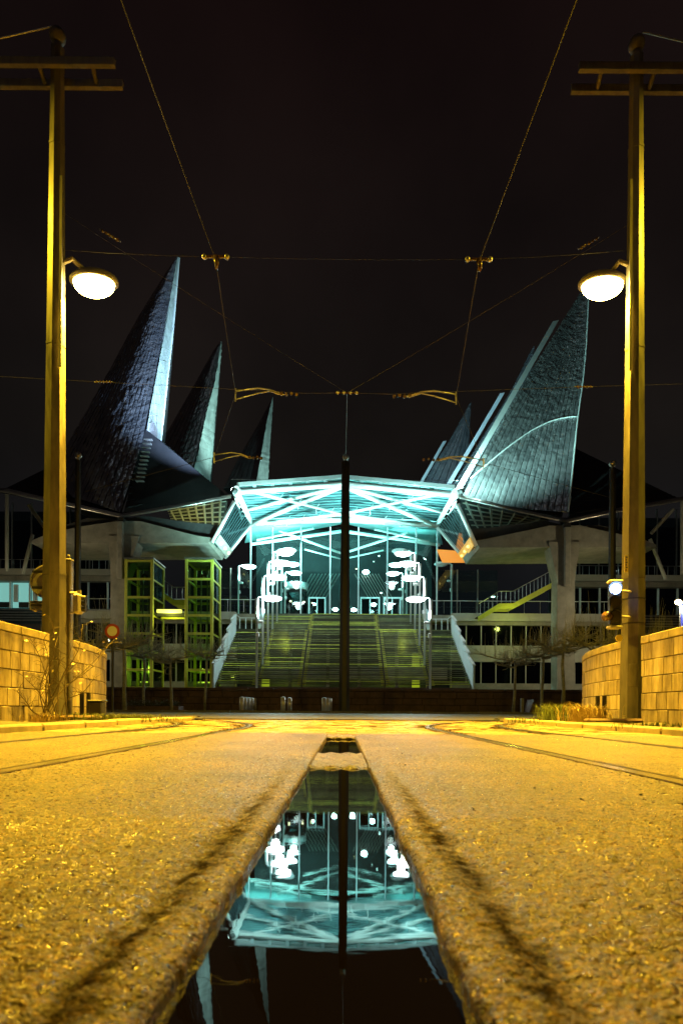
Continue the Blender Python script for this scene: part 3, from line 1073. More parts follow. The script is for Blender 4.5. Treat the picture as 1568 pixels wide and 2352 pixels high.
def pull_off(c, sgn, label, end_px):
    t = thing('pull_off_arm', c, label, 'wire fitting', 'pull-off arms of the overhead wires')
    e = P(*end_px, c.y)
    m1 = c.lerp(e, .62) + Vector((0, 0, .10))
    MB().path([c + Vector((0, 0, .06)), c.lerp(e, .4) + Vector((0, 0, .13)), m1, e.lerp(c, .12) + Vector((0, 0, -.01))], .017, 6).build('upper_rod', M['galv'], t, True)
    MB().path([c + Vector((0, 0, -.12)), c.lerp(e, .4) + Vector((0, 0, .02)), m1 - Vector((0, 0, .03)), e.lerp(c, .16) + Vector((0, 0, -.02))], .013, 6).build('lower_rod', M['galv'], t, True)
    MB().tube(c + Vector((0, 0, -.16)), c + Vector((0, 0, .12)), .016, n=6).build('hanger', M['galv'], t)
    for k in range(4):
        MB().ball(e.lerp(c, -.10 + .09 * k) + Vector((0, 0, .02 * (k % 2))), .04, 10, 6).build('insulator', M['insul'], t, True)


pull_off(cL, 1, 'bent pull-off arm with insulators on the left wire above the canopy', (668, 906))
pull_off(cR, -1, 'bent pull-off arm with insulators on the right wire above the canopy', (918, 910))
pull_off(eL, 1, 'small pull-off arm in front of the second left spire', (590, 1052))
pull_off(eR, -1, 'small pull-off arm in front of the right spires', (985, 1056))
t = thing('wire_knot', knot, 'small knot of clamps where the wires meet above the middle mast', 'wire fitting')
for dx in (-.2, -.07, .07, .2):
    MB().ball(knot + Vector((dx, 0, 0)), .035, 10, 6).build('clamp', M['galv'], t, True)
MB().tube(knot + Vector((-.25, 0, 0)), knot + Vector((.25, 0, 0)), .015, n=6).build('yoke', M['insul'], t)
for nm, px, py, d, lab in (('turnbuckle', 252, 540, 9.9, 'chain of insulators on the diagonal wire above the left lamp'), ('turnbuckle', 1352, 558, 9.9, 'chain of insulators on the diagonal wire above the right lamp'),
                           ('turnbuckle', 238, 877, 13.0, 'long insulator on the cross wire at the left spire'), ('turnbuckle', 1340, 888, 13.0, 'long insulator on the cross wire at the right spire')):
    c = P(px, py, d)
    t = thing(nm, c, lab, 'wire fitting')
    dr = Vector((1, 0, -.6 if px < 788 else .6)) if d < 12 else Vector((1, 0, 0))
    dr.normalize()
    for k in range(-2, 3):
        MB().ball(c + dr * k * .07, .026, 8, 6).build('bead', M['insul'], t, True)
    MB().tube(c - dr * .2, c + dr * .2, .01, n=5).build('rod', M['galv'], t)


# ================================================================== THE COURTHOUSE
CH = thing('courthouse', (0, 50, 0), 'modern courthouse with steel spires, glowing teal entrance canopy and concrete wings', 'building')


def poly_at(pts, t):
    """point at fraction t along a polyline"""
    ls = [(b - a).length for a, b in zip(pts[:-1], pts[1:])]
    s = t * sum(ls)
    for (a, b), l in zip(zip(pts[:-1], pts[1:]), ls):
        if s <= l or b is pts[-1]:
            return a.lerp(b, min(1, s / l))
        s -= l


def smoothed(pts, n=24):
    """Catmull-Rom through the points"""
    q = [pts[0] * 2 - pts[1]] + pts + [pts[-1] * 2 - pts[-2]]
    out = []
    for i in range(1, len(q) - 2):
        for k in range(n // (len(pts) - 1)):
            t = k / (n // (len(pts) - 1))
            a, b, c, d = q[i - 1], q[i], q[i + 1], q[i + 2]
            out.append(0.5 * ((2 * b) + (c - a) * t + (2 * a - 5 * b + 4 * c - d) * t * t + (3 * b - a - 3 * c + d) * t ** 3))
    out.append(pts[-1])
    return out


EYE = Vector((0, 0, H))


def surface(lo, ro, bulge=0.0):
    lo, ro = smoothed([P(*q) for q in lo]), smoothed([P(*q) for q in ro])

    def S(u, v):
        a, b = poly_at(lo, v), poly_at(ro, v)
        p = a.lerp(b, u)
        if bulge:
            p = p + Vector((0, -bulge * math.sin(math.pi * u) * (1 - v) ** .5, 0))
        return p
    return S


def panels(S, nu, nv, parent, n_single, mat_, bump=.05, seed=1, stagger=True, seams=0.07):
    """overlapping dented sheets laid in strips over a surface"""
    rr = random.Random(seed)
    made = []
    for i in range(nu):
        off = rr.random() if stagger else 0
        j = -off
        while j < nv:
            l = rr.choice((0.8, 1.0, 1.0, 1.35))
            v0, v1 = max(0, j) / nv, min(nv, j + l) / nv
            j += l
            if v1 - v0 < 0.15 / nv: continue
            u0, u1 = (i + seams) / nu, (i + 1 - seams * .3) / nu
            v1e = v1 - 0.012 / nv
            pu = [[S(lerp(u0, u1, a / 2), lerp(v0, v1e, b / 3)) for a in range(3)] for b in range(4)]
            nrm = (pu[0][2] - pu[0][0]).cross(pu[3][0] - pu[0][0])
            if nrm.length < 1e-6: nrm = Vector((0, -1, 0))
            nrm.normalize()
            if nrm.dot(EYE - pu[1][1]) < 0: nrm = -nrm
            w = (pu[1][2] - pu[1][0]).length
            bb = min(bump, w * .18)
            prof = [[.0, .2, .0], [.0, .8, .0], [.1, 1.2, .1], [.0, .35, .0]]
            vs = []
            k1 = rr.uniform(.3, 1.3)
            prof = [[.0, .1, .0]] + [[rr.uniform(-.1, .15), rr.uniform(-.2, 1.3), rr.uniform(-.1, .15)] for _ in range(2)] + [[.0, rr.uniform(.0, .9), .0]]
            for b in range(4):
                for a in range(3):
                    vs.append(pu[b][a] + nrm * (bb * prof[b][a] * k1 + rr.uniform(-.3, .3) * bb))
            # turned-down lower edge so each sheet has thickness
            top_, bot_ = vs[9:12], vs[0:3]
            vs += bot_ + [q - nrm * .05 for q in bot_] + top_ + [q - nrm * .05 for q in top_]
            fs = [(b * 3 + a, b * 3 + a + 1, b * 3 + a + 4, b * 3 + a + 3) for b in range(3) for a in range(2)]
            fs += [(15, 16, 13, 12), (16, 17, 14, 13), (18, 19, 22, 21), (19, 20, 23, 22)]
            area = (pu[0][2] - pu[0][0]).length * (pu[3][0] - pu[0][0]).length
            made.append((area, vs, fs))
    made.sort(key=lambda q: -q[0])
    rest = MB()
    for k, (ar_, vs, fs) in enumerate(made):
        if k < n_single:
            MB().add(vs, fs).build('steel_panel', mat_, parent, True)
        else:
            rest.add(vs, fs)
    if rest.v:
        tag(rest.build('steel_sheeting', mat_, parent, True), kind='stuff')


def hull(rings, name, m, parent):
    """closed shell through rings (lists of equally many points from base to tip)"""
    mb = MB()
    n = len(rings[0])
    vs = [p for r_ in rings for p in r_]
    fs = []
    for i in range(len(rings) - 1):
        for k in range(n):
            fs.append((i * n + k, i * n + (k + 1) % n, i * n + n + (k + 1) % n, i * n + n + k))
    fs += [tuple(range(n - 1, -1, -1)), tuple(range(len(vs) - n, len(vs)))]
    return mb.add(vs, fs).build(name, m, parent)


def spire(left, ridge, bright, nu, nv, single, label, seed, bulge, back, face_bulge=.05, nub=3):
    """left/ridge/bright: lists of (px, py, depth) from base to tip; the face left-ridge and the narrow face ridge-bright"""
    p0 = P(*ridge[0])
    sp = MB()
    Lp, Rp = smoothed([P(*q) for q in left]), smoothed([P(*q) for q in ridge])
    Bp = smoothed([P(*q) for q in bright]) if bright else None
    rings = []
    for k in range(13):
        v = k / 12
        hk = .28 + max(0, -bulge) * 1.1
        a, b = poly_at(Lp, v) + Vector((0, hk, 0)), poly_at(Rp, v) + Vector((0, hk, 0))
        c = (poly_at(Bp, v) + Vector((-.1, .28, 0))) if Bp else b.lerp(a, .2) + Vector((0, back * .5 * (1 - v), 0))
        e_ = a.lerp(c, .5) + Vector((0, back * (1 - v) + .1, 0))
        rings.append([a, b, c, e_])
    s = hull(rings, 'spire', M['seam'], CH)
    s['label'] = label
    panels(surface(left, ridge, bulge), nu, nv, s, single, M['steel'], face_bulge, seed)
    if bright:
        panels(surface(ridge, bright, 0), nub, nv // 2, s, 0, M['steel'], face_bulge * .8, seed + 50)
    return s


# left row of spires
spire([(95, 1130, 50), (160, 1009, 50.5), (238, 873, 51), (316, 730, 51.6), (390, 612, 52), (408, 590, 52)],
      [(276, 1176, 44.4), (303, 1094, 45.5), (327, 1009, 47), (354, 873, 49), (391, 679, 51.3), (408, 588, 52)],
      None, 17, 20, 140, 'tallest left spire, clad in dented steel sheets', 11, .9, 6, .08)
S1 = surface([(330, 1010, 47.2), (354, 873, 49.2), (391, 679, 51.4), (407, 590, 52)], [(369, 1014, 52), (382, 890, 52.2), (396, 764, 52.4), (411, 592, 52.2)])
sp1 = hull([[S1(0, v) + Vector((-.3 * (1 - v), .15, 0)), S1(1, v) + Vector((-.3 * (1 - v), .15, 0)), S1(1, v) + Vector((-.6 * (1 - v) - .05, 3 * (1 - v) + .2, 0))] for v in [k / 8 for k in range(9)]], 'spire_side', M['seam'], CH)
panels(S1, 1, 15, sp1, 0, M['palesteel'], .05, 70)
MB().path([S1(1, k / 12) for k in range(13)], .09, 6).build('edge_trim', M['fin'], sp1)
spire([(368, 1018, 66), (442, 890, 66), (490, 805, 66), (508, 785, 66)], [(440, 1085, 62), (455, 1026, 63), (474, 941, 64), (493, 873, 65), (508, 786, 66)],
      None, 9, 24, 0, 'middle left spire of dented steel', 12, .6, 6)
S2 = surface([(441, 1085, 62), (455, 1026, 63), (474, 941, 64), (493, 873, 65), (508, 784, 66)], [(484, 1107, 68), (494, 975, 67.5), (503, 873, 67), (509, 783, 66.2)])
sp2 = hull([[S2(0, v) + Vector((-.3 * (1 - v), .15, 0)), S2(1, v) + Vector((-.3 * (1 - v), .15, 0)), S2(1, v) + Vector((-.6 * (1 - v) - .05, 3 * (1 - v) + .2, 0))] for v in [k / 8 for k in range(9)]], 'spire_side', M['seam'], CH)
panels(S2, 1, 18, sp2, 0, M['palesteel'], .16, 71)
spire([(512, 1122, 84), (550, 1047, 84), (590, 979, 84), (625, 915, 84)], [(584, 1120, 80), (599, 1039, 81), (614, 959, 82.5), (626, 913, 84)],
      None, 6, 16, 0, 'far left spire just above the canopy', 13, .4, 6)
S3 = surface([(584, 1120, 80), (599, 1039, 81), (614, 959, 82.5), (626, 912, 84)], [(616, 1118, 86), (619, 1047, 85.5), (624, 967, 85), (627, 912, 84.2)])
sp3 = hull([[S3(0, v) + Vector((-.3 * (1 - v), .15, 0)), S3(1, v) + Vector((-.3 * (1 - v), .15, 0)), S3(1, v) + Vector((-.6 * (1 - v) - .05, 3 * (1 - v) + .2, 0))] for v in [k / 8 for k in range(9)]], 'spire_side', M['seam'], CH)
panels(S3, 1, 16, sp3, 0, M['palesteel'], .12, 72)
# right row of spires
r1 = spire([(1062, 1136, 45.2), (1140, 985, 47.5), (1220, 850, 49.5), (1288, 742, 51), (1334, 668, 52)],
           [(1303, 1176, 44.4), (1314, 1077, 45.4), (1325, 968, 47), (1336, 890, 48.4), (1345, 800, 50), (1352, 658, 52)],
           None, 17, 17, 160, 'tallest right spire, clad in dented steel sheets', 21, -.7, 7, .085)
r2 = spire([(1035, 1112, 62), (1103, 1009, 63), (1171, 900, 64), (1212, 818, 65), (1226, 794, 65)], [(1130, 1112, 60), (1175, 1000, 61.5), (1212, 900, 63.5), (1228, 793, 65)],
           None, 7, 22, 0, 'middle right spire half hidden by the tallest one', 22, .4, 6)
r3 = spire([(966, 1120, 82), (1000, 1060, 82), (1031, 1012, 82.5), (1079, 925, 84)], [(1068, 1120, 80), (1075, 1040, 81.5), (1082, 923, 84)],
           None, 6, 16, 0, 'far right spire just above the canopy', 23, .4, 6)
# pale edge fins of the right-hand spires
for s_, a, b, w in ((r1, (1280, 739, 50.6), (1057, 1127, 44.6), .42), (r2, (1157, 904, 63.5), (1036, 1110, 61.4), .42), (r3, (1024, 1014, 82), (965, 1118, 81), .42)):
    a, b = P(*a), P(*b)
    MB().prism([a + Vector((-w, -.1, 0)), a + Vector((.02, -.25, 0)), b + Vector((.02, -.25, 0)), b + Vector((-w, -.1, 0))], (.0, .35, 0)).build('edge_fin', M['fin'], s_)
# bright pipe that arches over the tall right face
SR1 = surface([(1062, 1136, 45.2), (1140, 985, 47.5), (1220, 850, 49.5), (1288, 742, 51), (1334, 668, 52)],
              [(1303, 1176, 44.4), (1314, 1077, 45.4), (1325, 968, 47), (1336, 890, 48.4), (1345, 800, 50), (1352, 658, 52)], -.7)
MB().path([SR1(u, .07 + .31 * (1 - (1 - u) ** 2.6)) + Vector((-.02, -.10, 0)) for u in [k / 18 for k in range(19)]], .05, 6).build('cable', M['fin'], r1, True)
MB().path([SR1(1, k / 14) + Vector((0, -.1, 0)) for k in range(15)], .07, 6).build('edge_trim', M['fin'], r1)
# dark lower roof slopes beside the spires
for pts, nm in ((((334, 985, 47.6), (370, 1012, 53), (520, 1137, 45), (282, 1184, 44.5)), 'roof_slope'), (((1322, 1030, 50), (1440, 1095, 50), (1560, 1146, 45), (1306, 1196, 44.6)), 'roof_slope'),
                (((100, 1100, 56), (150, 1050, 52), (276, 1182, 44.6), (-10, 1128, 45)), 'roof_slope')):
    a, b, c, e_ = [P(*q) for q in pts]
    q = MB().prism([a, b, c, e_], (0, .25, 0))
    o = q.build(nm, M['seam'], CH)
    for k in range(1, 13):
        t = k / 13
        MB().tube(a.lerp(e_, t) + Vector((0, -.05, .03)), b.lerp(c, t) + Vector((0, -.05, .03)), .035, n=4).build('standing_seam', M['seam'], o)
# service stair and platform on the tall left spire
o = MB().box(tuple(P(338, 990, 48.6)), tuple(P(362, 985, 49.6))).build('service_platform', M['galv'], CH)
for px in (340, 350, 360):
    a = P(px, 987, 48.6)
    MB().tube(a, a + Vector((0, 0, 1.15)), .03, n=5).build('railing_post', M['galv'], o)
for dz in (.55, 1.15):
    MB().tube(P(339, 987, 48.6) + Vector((0, 0, dz)), P(361, 987, 48.6) + Vector((0, 0, dz)), .03, n=5).build('railing_bar', M['galv'], o)
for k in range(11):
    a = P(lerp(331, 312, k / 10), lerp(1010, 1105, k / 10), 45.2)
    MB().box((a.x, a.y - .15, a.z - .03), (a.x + .6, a.y + .15, a.z + .03)).build('ladder_rung', M['galv'], o)

# ---------------------------------------------------------------- roof edge tubes
for pts in (((-60, 1122), (16, 1129), (106, 1150), (278, 1187), (400, 1166), (530, 1141)), ((1052, 1141), (1180, 1172), (1302, 1199), (1430, 1172), (1568, 1148), (1640, 1140))):
    for dy, dz, rr in ((0, 0, .10), (.25, .22, .08)):
        MB().path([P(x, y, 44) + Vector((0, dy, dz)) for x, y in pts], rr, 8).build('roof_edge_tube', M['tubes'], CH, True)


# ---------------------------------------------------------------- concrete wings on flared columns
def wing(sgn, cx, top, zoff, label):
    """sgn +1: the left wing (its tip near the canopy is on the right)"""
    face = [P(x, y, 44) for x, y in top]
    w = MB().prism(face, (0, 5.0, 0)).build('concrete_wing', M['concrete'], CH)
    w['label'] = label
    return w


wing(1, 275, [(70, 1247), (75, 1240), (110, 1226), (179, 1210), (275, 1196), (323, 1197), (454, 1231), (485, 1235), (479, 1247), (317, 1247)], 0, 'weathered left concrete wing')
wing(-1, 1302, [(1510, 1256), (1505, 1250), (1470, 1236), (1400, 1222), (1333, 1207), (1262, 1207), (1130, 1235), (1094, 1242), (1101, 1258), (1262, 1257)], 0, 'weathered right concrete wing')


def column(front_l, front_r, rib):
    L_ = [P(x, y, 43.9) for x, y in front_l]
    R_ = [P(x, y, 43.9) for x, y in front_r]
    c = MB()
    n = len(L_)
    vs, fs = [], []
    for a, b in zip(L_, R_):
        vs += [a, b, b + Vector((0, 1.3, 0)), a + Vector((0, 1.3, 0))]
    for k in range(n - 1):
        for j in range(4):
            fs.append((k * 4 + j, k * 4 + (j + 1) % 4, k * 4 + 4 + (j + 1) % 4, k * 4 + 4 + j))
    fs += [(0, 1, 2, 3), tuple(range(4 * n - 1, 4 * n - 5, -1))]
    o = c.add(vs, fs).build('column', M['concrete'], CH)
    a, b = [P(x, y, 43.9) for x, y in rib]
    MB().cbox((a.x, 43.62, b.z), (b.x, 43.89, a.z), .05).build('rib', M['concrete'], o)
    MB().box((a.x - .02, 43.7, a.z), (b.x + .02, 44.4, a.z + .28)).build('bearing', M['mastd'], o)


column([(246, 1230), (252, 1285), (254, 1330), (253, 1420), (252, 1634)], [(320, 1231), (302, 1288), (286, 1330), (286, 1420), (287, 1634)], [(272, 1199), (284, 1331)])
column([(1260, 1244), (1272, 1300), (1280, 1330), (1279, 1420), (1279, 1640)], [(1333, 1244), (1324, 1300), (1320, 1330), (1320, 1420), (1321, 1640)], [(1294, 1212), (1307, 1348)])

# dark fascia between the roof tube and the wing, and the lit coffered ceiling behind it
for pts in (((282, 1192), (330, 1184), (395, 1194), (460, 1202), (500, 1206), (488, 1234), (454, 1230), (323, 1196.5)), ((1298, 1206), (1250, 1196), (1185, 1204), (1120, 1212), (1082, 1214), (1092, 1241), (1130, 1234), (1262, 1206)),
            ((272, 1193), (200, 1190), (110, 1218), (100, 1226), (179, 1209.5)), ((1308, 1206), (1380, 1206), (1470, 1232), (1480, 1238), (1400, 1221.5))):
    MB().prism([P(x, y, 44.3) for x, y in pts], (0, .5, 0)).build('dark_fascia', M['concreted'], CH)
for a, b, c, e_, n1 in (((385, 1172), (520, 1146), (508, 1206), (395, 1200), 'l'), ((1060, 1150), (1260, 1196), (1200, 1206), (1085, 1214), 'r')):
    A, B, Cc, D = P(*a, 45.6), P(*b, 45.6), P(*c, 47), P(*e_, 47)
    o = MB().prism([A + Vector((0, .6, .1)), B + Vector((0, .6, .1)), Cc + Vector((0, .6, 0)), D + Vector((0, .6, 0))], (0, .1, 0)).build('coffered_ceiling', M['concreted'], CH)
    for k in range(7):
        t = (k + .3) / 7
        MB().tube(A.lerp(B, t), D.lerp(Cc, t) + Vector((.25, 0, 0)), .10, .07, n=4).build('coffer_rib', M['palec'], o)
    for k in range(5):
        t = (k + .4) / 5
        MB().tube(A.lerp(D, t), B.lerp(Cc, t), .055, n=4).build('coffer_rib', M['palec'], o)
lamp('AREA', 'coffer_light', P(455, 1225, 45.2), 45, (0.85, 0.85, 0.25), CH, P(455, 1170, 46.2), shape='RECTANGLE', size=3.0, size_y=.3)

# ---------------------------------------------------------------- canopy
CN = MB().box((-8.2, 44.0, 16.86), (8.2, 44.02, 16.87)).build('canopy', M['white'], CH)
CN['label'] = 'white folded entrance canopy lit teal from below'
FL, FA, FR = P(545, 1130, 44), P(788, 1112, 44), P(1043, 1136, 44)
RL, RA, RR = P(577, 1201, 52), P(786, 1193, 52), P(1003, 1206, 52)
NK = P(786, 1155, 48) - Vector((0, 0, .9))


def roof_half(F0, F1, R0, R1, n):
    mb = MB()
    k = 0
    vs, fs = [], []
    up = Vector((0, 0, .35))
    prof = [0, 0, .09, .09]
    for i in range(n):
        for j in range(4):
            t = (i + (0, .5, .55, .95)[j]) / n
            vs += [F0.lerp(R0, t) + up + Vector((0, 0, prof[j])), F1.lerp(R1, t) + up + Vector((0, 0, prof[j]))]
    for i in range(4 * n - 1):
        fs.append((2 * i, 2 * i + 1, 2 * i + 3, 2 * i + 2))
    m = len(vs)
    vs += [F0 + up * 1.9, F1 + up * 1.9, R1 + up * 1.9, R0 + up * 1.9]
    fs.append((m, m + 1, m + 2, m + 3))
    mb.add(vs, fs).build('roof_sheet', M['sheet'], CN)
    for i in range(13):
        t = (i + .5) / 13
        MB().box((0, -.05, -.05), ((F1.lerp(R1, t) - F0.lerp(R0, t)).length, .05, .05), frame(F0.lerp(R0, t) + up * .85, F1.lerp(R1, t) - F0.lerp(R0, t))).build('purlin', M['slat'], CN)
    for f0, f1 in ((F0, F1),):
        MB().prism([f0 + Vector((0, -.2, .36)), f1 + Vector((0, -.2, .36)), f1 + Vector((0, -.2, .62)), f0 + Vector((0, -.2, .62))], (0, .15, 0)).build('fascia', M['fin'], CN)


roof_half(FL, FA, RL, RA, 22)
roof_half(FA, FR, RA, RR, 22)


def tb(a, b, r, nm='truss_tube', m='white'):
    MB().tube(a, b, r, n=10).build(nm, M[m], CN, True)


dn = Vector((0, 0, -.12))
for a, b, r in ((FL, FA, .20), (FA, FR, .20), (RL, RA, .24), (RA, RR, .24), (FL, RL, .20), (FR, RR, .20),
                (FA + dn, RL + dn, .17), (FA + dn, RR + dn, .17), (FA + dn, FL.lerp(RL, .55), .13), (FA + dn, FR.lerp(RR, .55), .13),
                (FL.lerp(FA, .12), NK, .10), (FR.lerp(FA, .12), NK, .10), (RL.lerp(RA, .15), NK, .10), (RR.lerp(RA, .15), NK, .10), (FA, NK, .10), (RA, NK, .08)):
    tb(a, b, r)
for s0, s1 in ((FL.lerp(FA, .12), NK), (RL.lerp(RA, .15), NK), (FR.lerp(FA, .12), NK), (RR.lerp(RA, .15), NK)):
    for t in (.3, .5, .7, .87):
        p = s0.lerp(s1, t)
        tb(p, p + Vector((0, 0, -.45)), .035, 'tie_bracket')
        tb(p + Vector((0, 0, -.0)), p + Vector((.25, 0, .3)), .03, 'tie_bracket')
for k in range(1, 6):
    for F0, F1 in ((FL, FA), (FA, FR)):
        p = F0.lerp(F1, k / 6)
        MB().box((p.x - .12, p.y - .12, p.z + .12), (p.x + .12, p.y + .1, p.z + .40)).build('purlin_cleat', M['blueg'], CN)
# corner nodes and lattice of the canopy ends
for F0, R0, sg in ((FL, RL, -1), (FR, RR, 1)):
    MB().ball(F0, .36, 14, 8).build('node', M['white'], CN, True)
    MB().ball(R0, .30, 14, 8).build('node', M['white'], CN, True)
    MB().tube(F0 + Vector((0, .4, .1)), F0 + Vector((0, -.4, .1)), .22, n=14).build('node_cap', M['white'], CN)
    lo = R0 + Vector((sg * .55, -1.5, -.15))
    tb(F0 + Vector((sg * .15, .2, -.4)), lo, .09)
    for t in (.15, .35, .55, .75):
        tb(F0.lerp(R0, t), (F0 + Vector((sg * .2, .2, -.4))).lerp(lo, t + .1), .05, 'lattice_bar')
# slatted glass flanks from the canopy down to the wings
for sg, A, B, Cc, D in ((-1, (538, 1152, 44), (488, 1246, 44), (516, 1281, 51), (576, 1206, 52)), (1, (1050, 1158, 44), (1093, 1254, 44), (1070, 1288, 51), (1005, 1212, 52))):
    A, B, Cc, D = [P(*q) for q in (A, B, Cc, D)]
    MB().add([A, B, Cc, D], [(0, 1, 2, 3)]).build('flank_glass', M['dglass'], CN)
    tb(A, B, .14)
    tb(D, Cc, .15)
    off = Vector((-sg * .06, 0, -.05))
    for k in range(1, 11):
        t = k / 11
        MB().tube(A.lerp(D, t) + off, B.lerp(Cc, t) + off, .022, n=5).build('flank_slat', M['slat'], CN)
    # amber-lit lantern strip at the foot
    fo = MB()
    b0, c0 = B.lerp(A, .02), Cc.lerp(D, .02)
    b1, c1 = B.lerp(A, .22), Cc.lerp(D, .22)
    o2 = Vector((-sg * .16, -.12, -.10))
    fo.prism([b0 + o2, c0 + o2, c1 + o2, b1 + o2], (-sg * .05, -.03, 0)).build('lantern_strip', M['palec'] if sg < 0 else M['gold'], CN)
    for t in (.25, .55, .85):
        MB().ball(b0.lerp(c0, t).lerp(b1.lerp(c1, t), .5) + o2 * 1.5, .11, 10, 6).build('amber_bulb', M['amber'], CN, True)

# ---------------------------------------------------------------- entrance hall behind glass
Y0 = 52.25
FLOOR = 8.35
MB().box((-24, 51.6, FLOOR - .55), (24, 84, FLOOR)).build('hall_floor', M['concrete'], CH)
mull = (576, 626, 691, 758, 823, 889, 955, 1003)
xs = [P(x, 1300, Y0).x for x in mull]
zt = RL.z - .25
for x in xs:
    MB().box((x - .055, Y0 - .10, FLOOR + .01), (x + .055, Y0 + .10, zt)).build('mullion', M['blueg'], CH)
for a, b in zip(xs[:-1], xs[1:]):
    MB().box((a + .06, Y0 - .012, FLOOR + .02), (b - .06, Y0 + .012, zt - .02)).build('glass_pane', M['glass'], CH)
for a, b in ((-13.2, xs[0]), (xs[-1], 13.2)):
    n = 3
    for k in range(n):
        u0, u1 = lerp(a, b, k / n), lerp(a, b, (k + 1) / n)
        MB().box((u0 + .05, Y0 - .012, FLOOR + .02), (u1 - .05, Y0 + .012, 12.3)).build('glass_pane', M['glass'], CH)
        MB().box(((u0 if b > 0 and a > 0 else u0) - .045, Y0 - .07, FLOOR + .01), (u0 + .045, Y0 + .07, 12.35)).build('mullion', M['rail2'], CH)
# hall roof with its own trusses
a, b, c, e_ = P(577, 1203, 52.4), P(1003, 1208, 52.4), P(1016, 1262, 66), P(562, 1258, 66)
m0, m1 = a.lerp(b, .5) + Vector((0, 0, .4)), c.lerp(e_, .5) + Vector((0, 0, 2.2))
for A, B, Cc, D in ((a, m0, m1, e_), (m0, b, c, m1)):
    MB().prism([q + Vector((0, 0, .5)) for q in (A, B, Cc, D)], (0, 0, .2)).build('hall_roof', M['sheet'], CH)
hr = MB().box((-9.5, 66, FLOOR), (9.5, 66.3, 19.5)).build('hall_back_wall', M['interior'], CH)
for pa, pb, r in (((575, 1250, 60), (786, 1220, 60), .16), ((786, 1220, 60), (1010, 1252, 60), .16), ((641, 1219, 57), (786, 1272, 62), .12), ((935, 1223, 57), (786, 1272, 62), .12),
                  ((590, 1240, 57), (720, 1214, 57), .10), ((985, 1244, 57), (860, 1216, 57), .10), ((700, 1262, 61), (786, 1285, 64), .08), ((880, 1264, 61), (786, 1285, 64), .08)):
    MB().tube(P(*pa), P(*pb), r, n=8).build('hall_truss_tube', M['white'], CH, True)
for s_, px0, px1 in ((-1, 700, 764), (1, 830, 884)):
    for k in range(9):
        t = k / 8
        p0 = P(lerp(px0, px1, t) - 26 * (1 if s_ < 0 else -1) * .6, 1372, 63)
        p1 = P(lerp(px0, px1, t) + (16 if s_ < 0 else -16), 1318, 63)
        MB().tube(p0, p1, .05, n=4).build('stair_slat', M['tubes'], CH)
for x0, x1 in ((708, 748), (827, 872), (880, 920)):
    a, b = P(x0, 1408, 60), P(x1, 1372, 60)
    dr = MB()
    dr.box((a.x, 59.9, FLOOR), (a.x + .12, 60.1, b.z)).box((b.x - .12, 59.9, FLOOR), (b.x, 60.1, b.z)).box((a.x + .122, 59.9, b.z - .14), (b.x - .122, 60.1, b.z))
    dr.box(((a.x + b.x) / 2 - .05, 59.92, FLOOR), ((a.x + b.x) / 2 + .05, 60.08, b.z - .142))
    d_ = dr.build('door', M['blueg'], CH)
    MB().box((a.x + .13, 59.99, FLOOR), (b.x - .13, 60.01, b.z - .15)).build('door_glass', M['dglass'], d_)
# lobby drum and lamps seen through the glass
q = P(680, 1375, 61)
dm = MB().tube((q.x, 61, FLOOR), (q.x, 61, q.z + .8), 1.1, n=24).build('revolving_door', M['dglass'], CH, True)
MB().tube((q.x, 61, q.z + .8), (q.x, 61, q.z + 1.5), 1.15, n=24).build('drum_band', M['fin'], dm, True)
for px, py, d, r, m in ((840, 1314, 62, .34, 'spark'), (858, 1389, 58, .24, 'spark'), (770, 1400, 57, .26, 'spark'), (812, 1401, 57, .26, 'spark'), (722, 1388, 58, .14, 'spark'), (875, 1362, 60, .12, 'dim'), (870, 1277, 63, .10, 'dim'), (818, 1307, 63, .08, 'warm'),
                        (667, 1381, 59, .11, 'warm'), (698, 1383, 59, .11, 'warm'), (717, 1385, 59, .09, 'warm'), (636, 1369, 60, .08, 'dim'), (858, 1290, 61, .07, 'dim'), (660, 1340, 63, .06, 'warm')):
    q = P(px, py, d)
    MB().ball(q, r, 12, 8, .6).build('hall_lamp', M[m], CH, True)
# orange-lit window under the right wing
q0, q1 = P(1010, 1291, 51.9), P(1082, 1262, 51.9)
MB().prism([P(1003, 1262, 51.9), P(1068, 1266, 51.9), P(1084, 1292, 51.9), P(1016, 1292, 51.9)], (0, .1, 0)).build('orange_window', M['orange'], CH)

# ---------------------------------------------------------------- podium fronts left and right of the stairs
def podium(x0, x1):
    y = 51.0
    for z0, z1, dy, m in ((FLOOR - .62, FLOOR + .02, .35, 'palec'), (FLOOR - .95, FLOOR - .64, .15, 'concrete'), (4.35, 5.7, .2, 'palec'), (.17, 2.55, .2, 'concrete')):
        MB().box((x0, y - dy, z0), (x1, y + .5, z1)).build('wall_band', M[m], CH)
    for z0, z1 in ((5.72, FLOOR - .97), (2.57, 4.33)):
        n = max(2, int((x1 - x0) / 1.25))
        for k in range(n):
            a, b = lerp(x0, x1, k / n), lerp(x0, x1, (k + 1) / n)
            w = MB().box((a + .04, y + .06, z0), (b - .04, y + .10, z1)).build('window', M['dglass'], CH)
            MB().box((a - .04, y - .02, z0), (a + .04, y + .14, z1)).build('mullion', M['palec'], w)
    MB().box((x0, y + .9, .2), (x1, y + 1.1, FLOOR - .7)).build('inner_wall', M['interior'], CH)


podium(-24, -9.0)
podium(9.0, 24)
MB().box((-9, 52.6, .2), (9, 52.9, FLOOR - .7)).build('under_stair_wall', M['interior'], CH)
for px in (610, 955):
    a, b = P(px - 9, 1565, 50.5), P(px + 9, 1500, 50.5)
    MB().box((a.x, 50.5, .3), (b.x, 50.6, b.z)).build('lit_doorway', M['limewin'], CH)
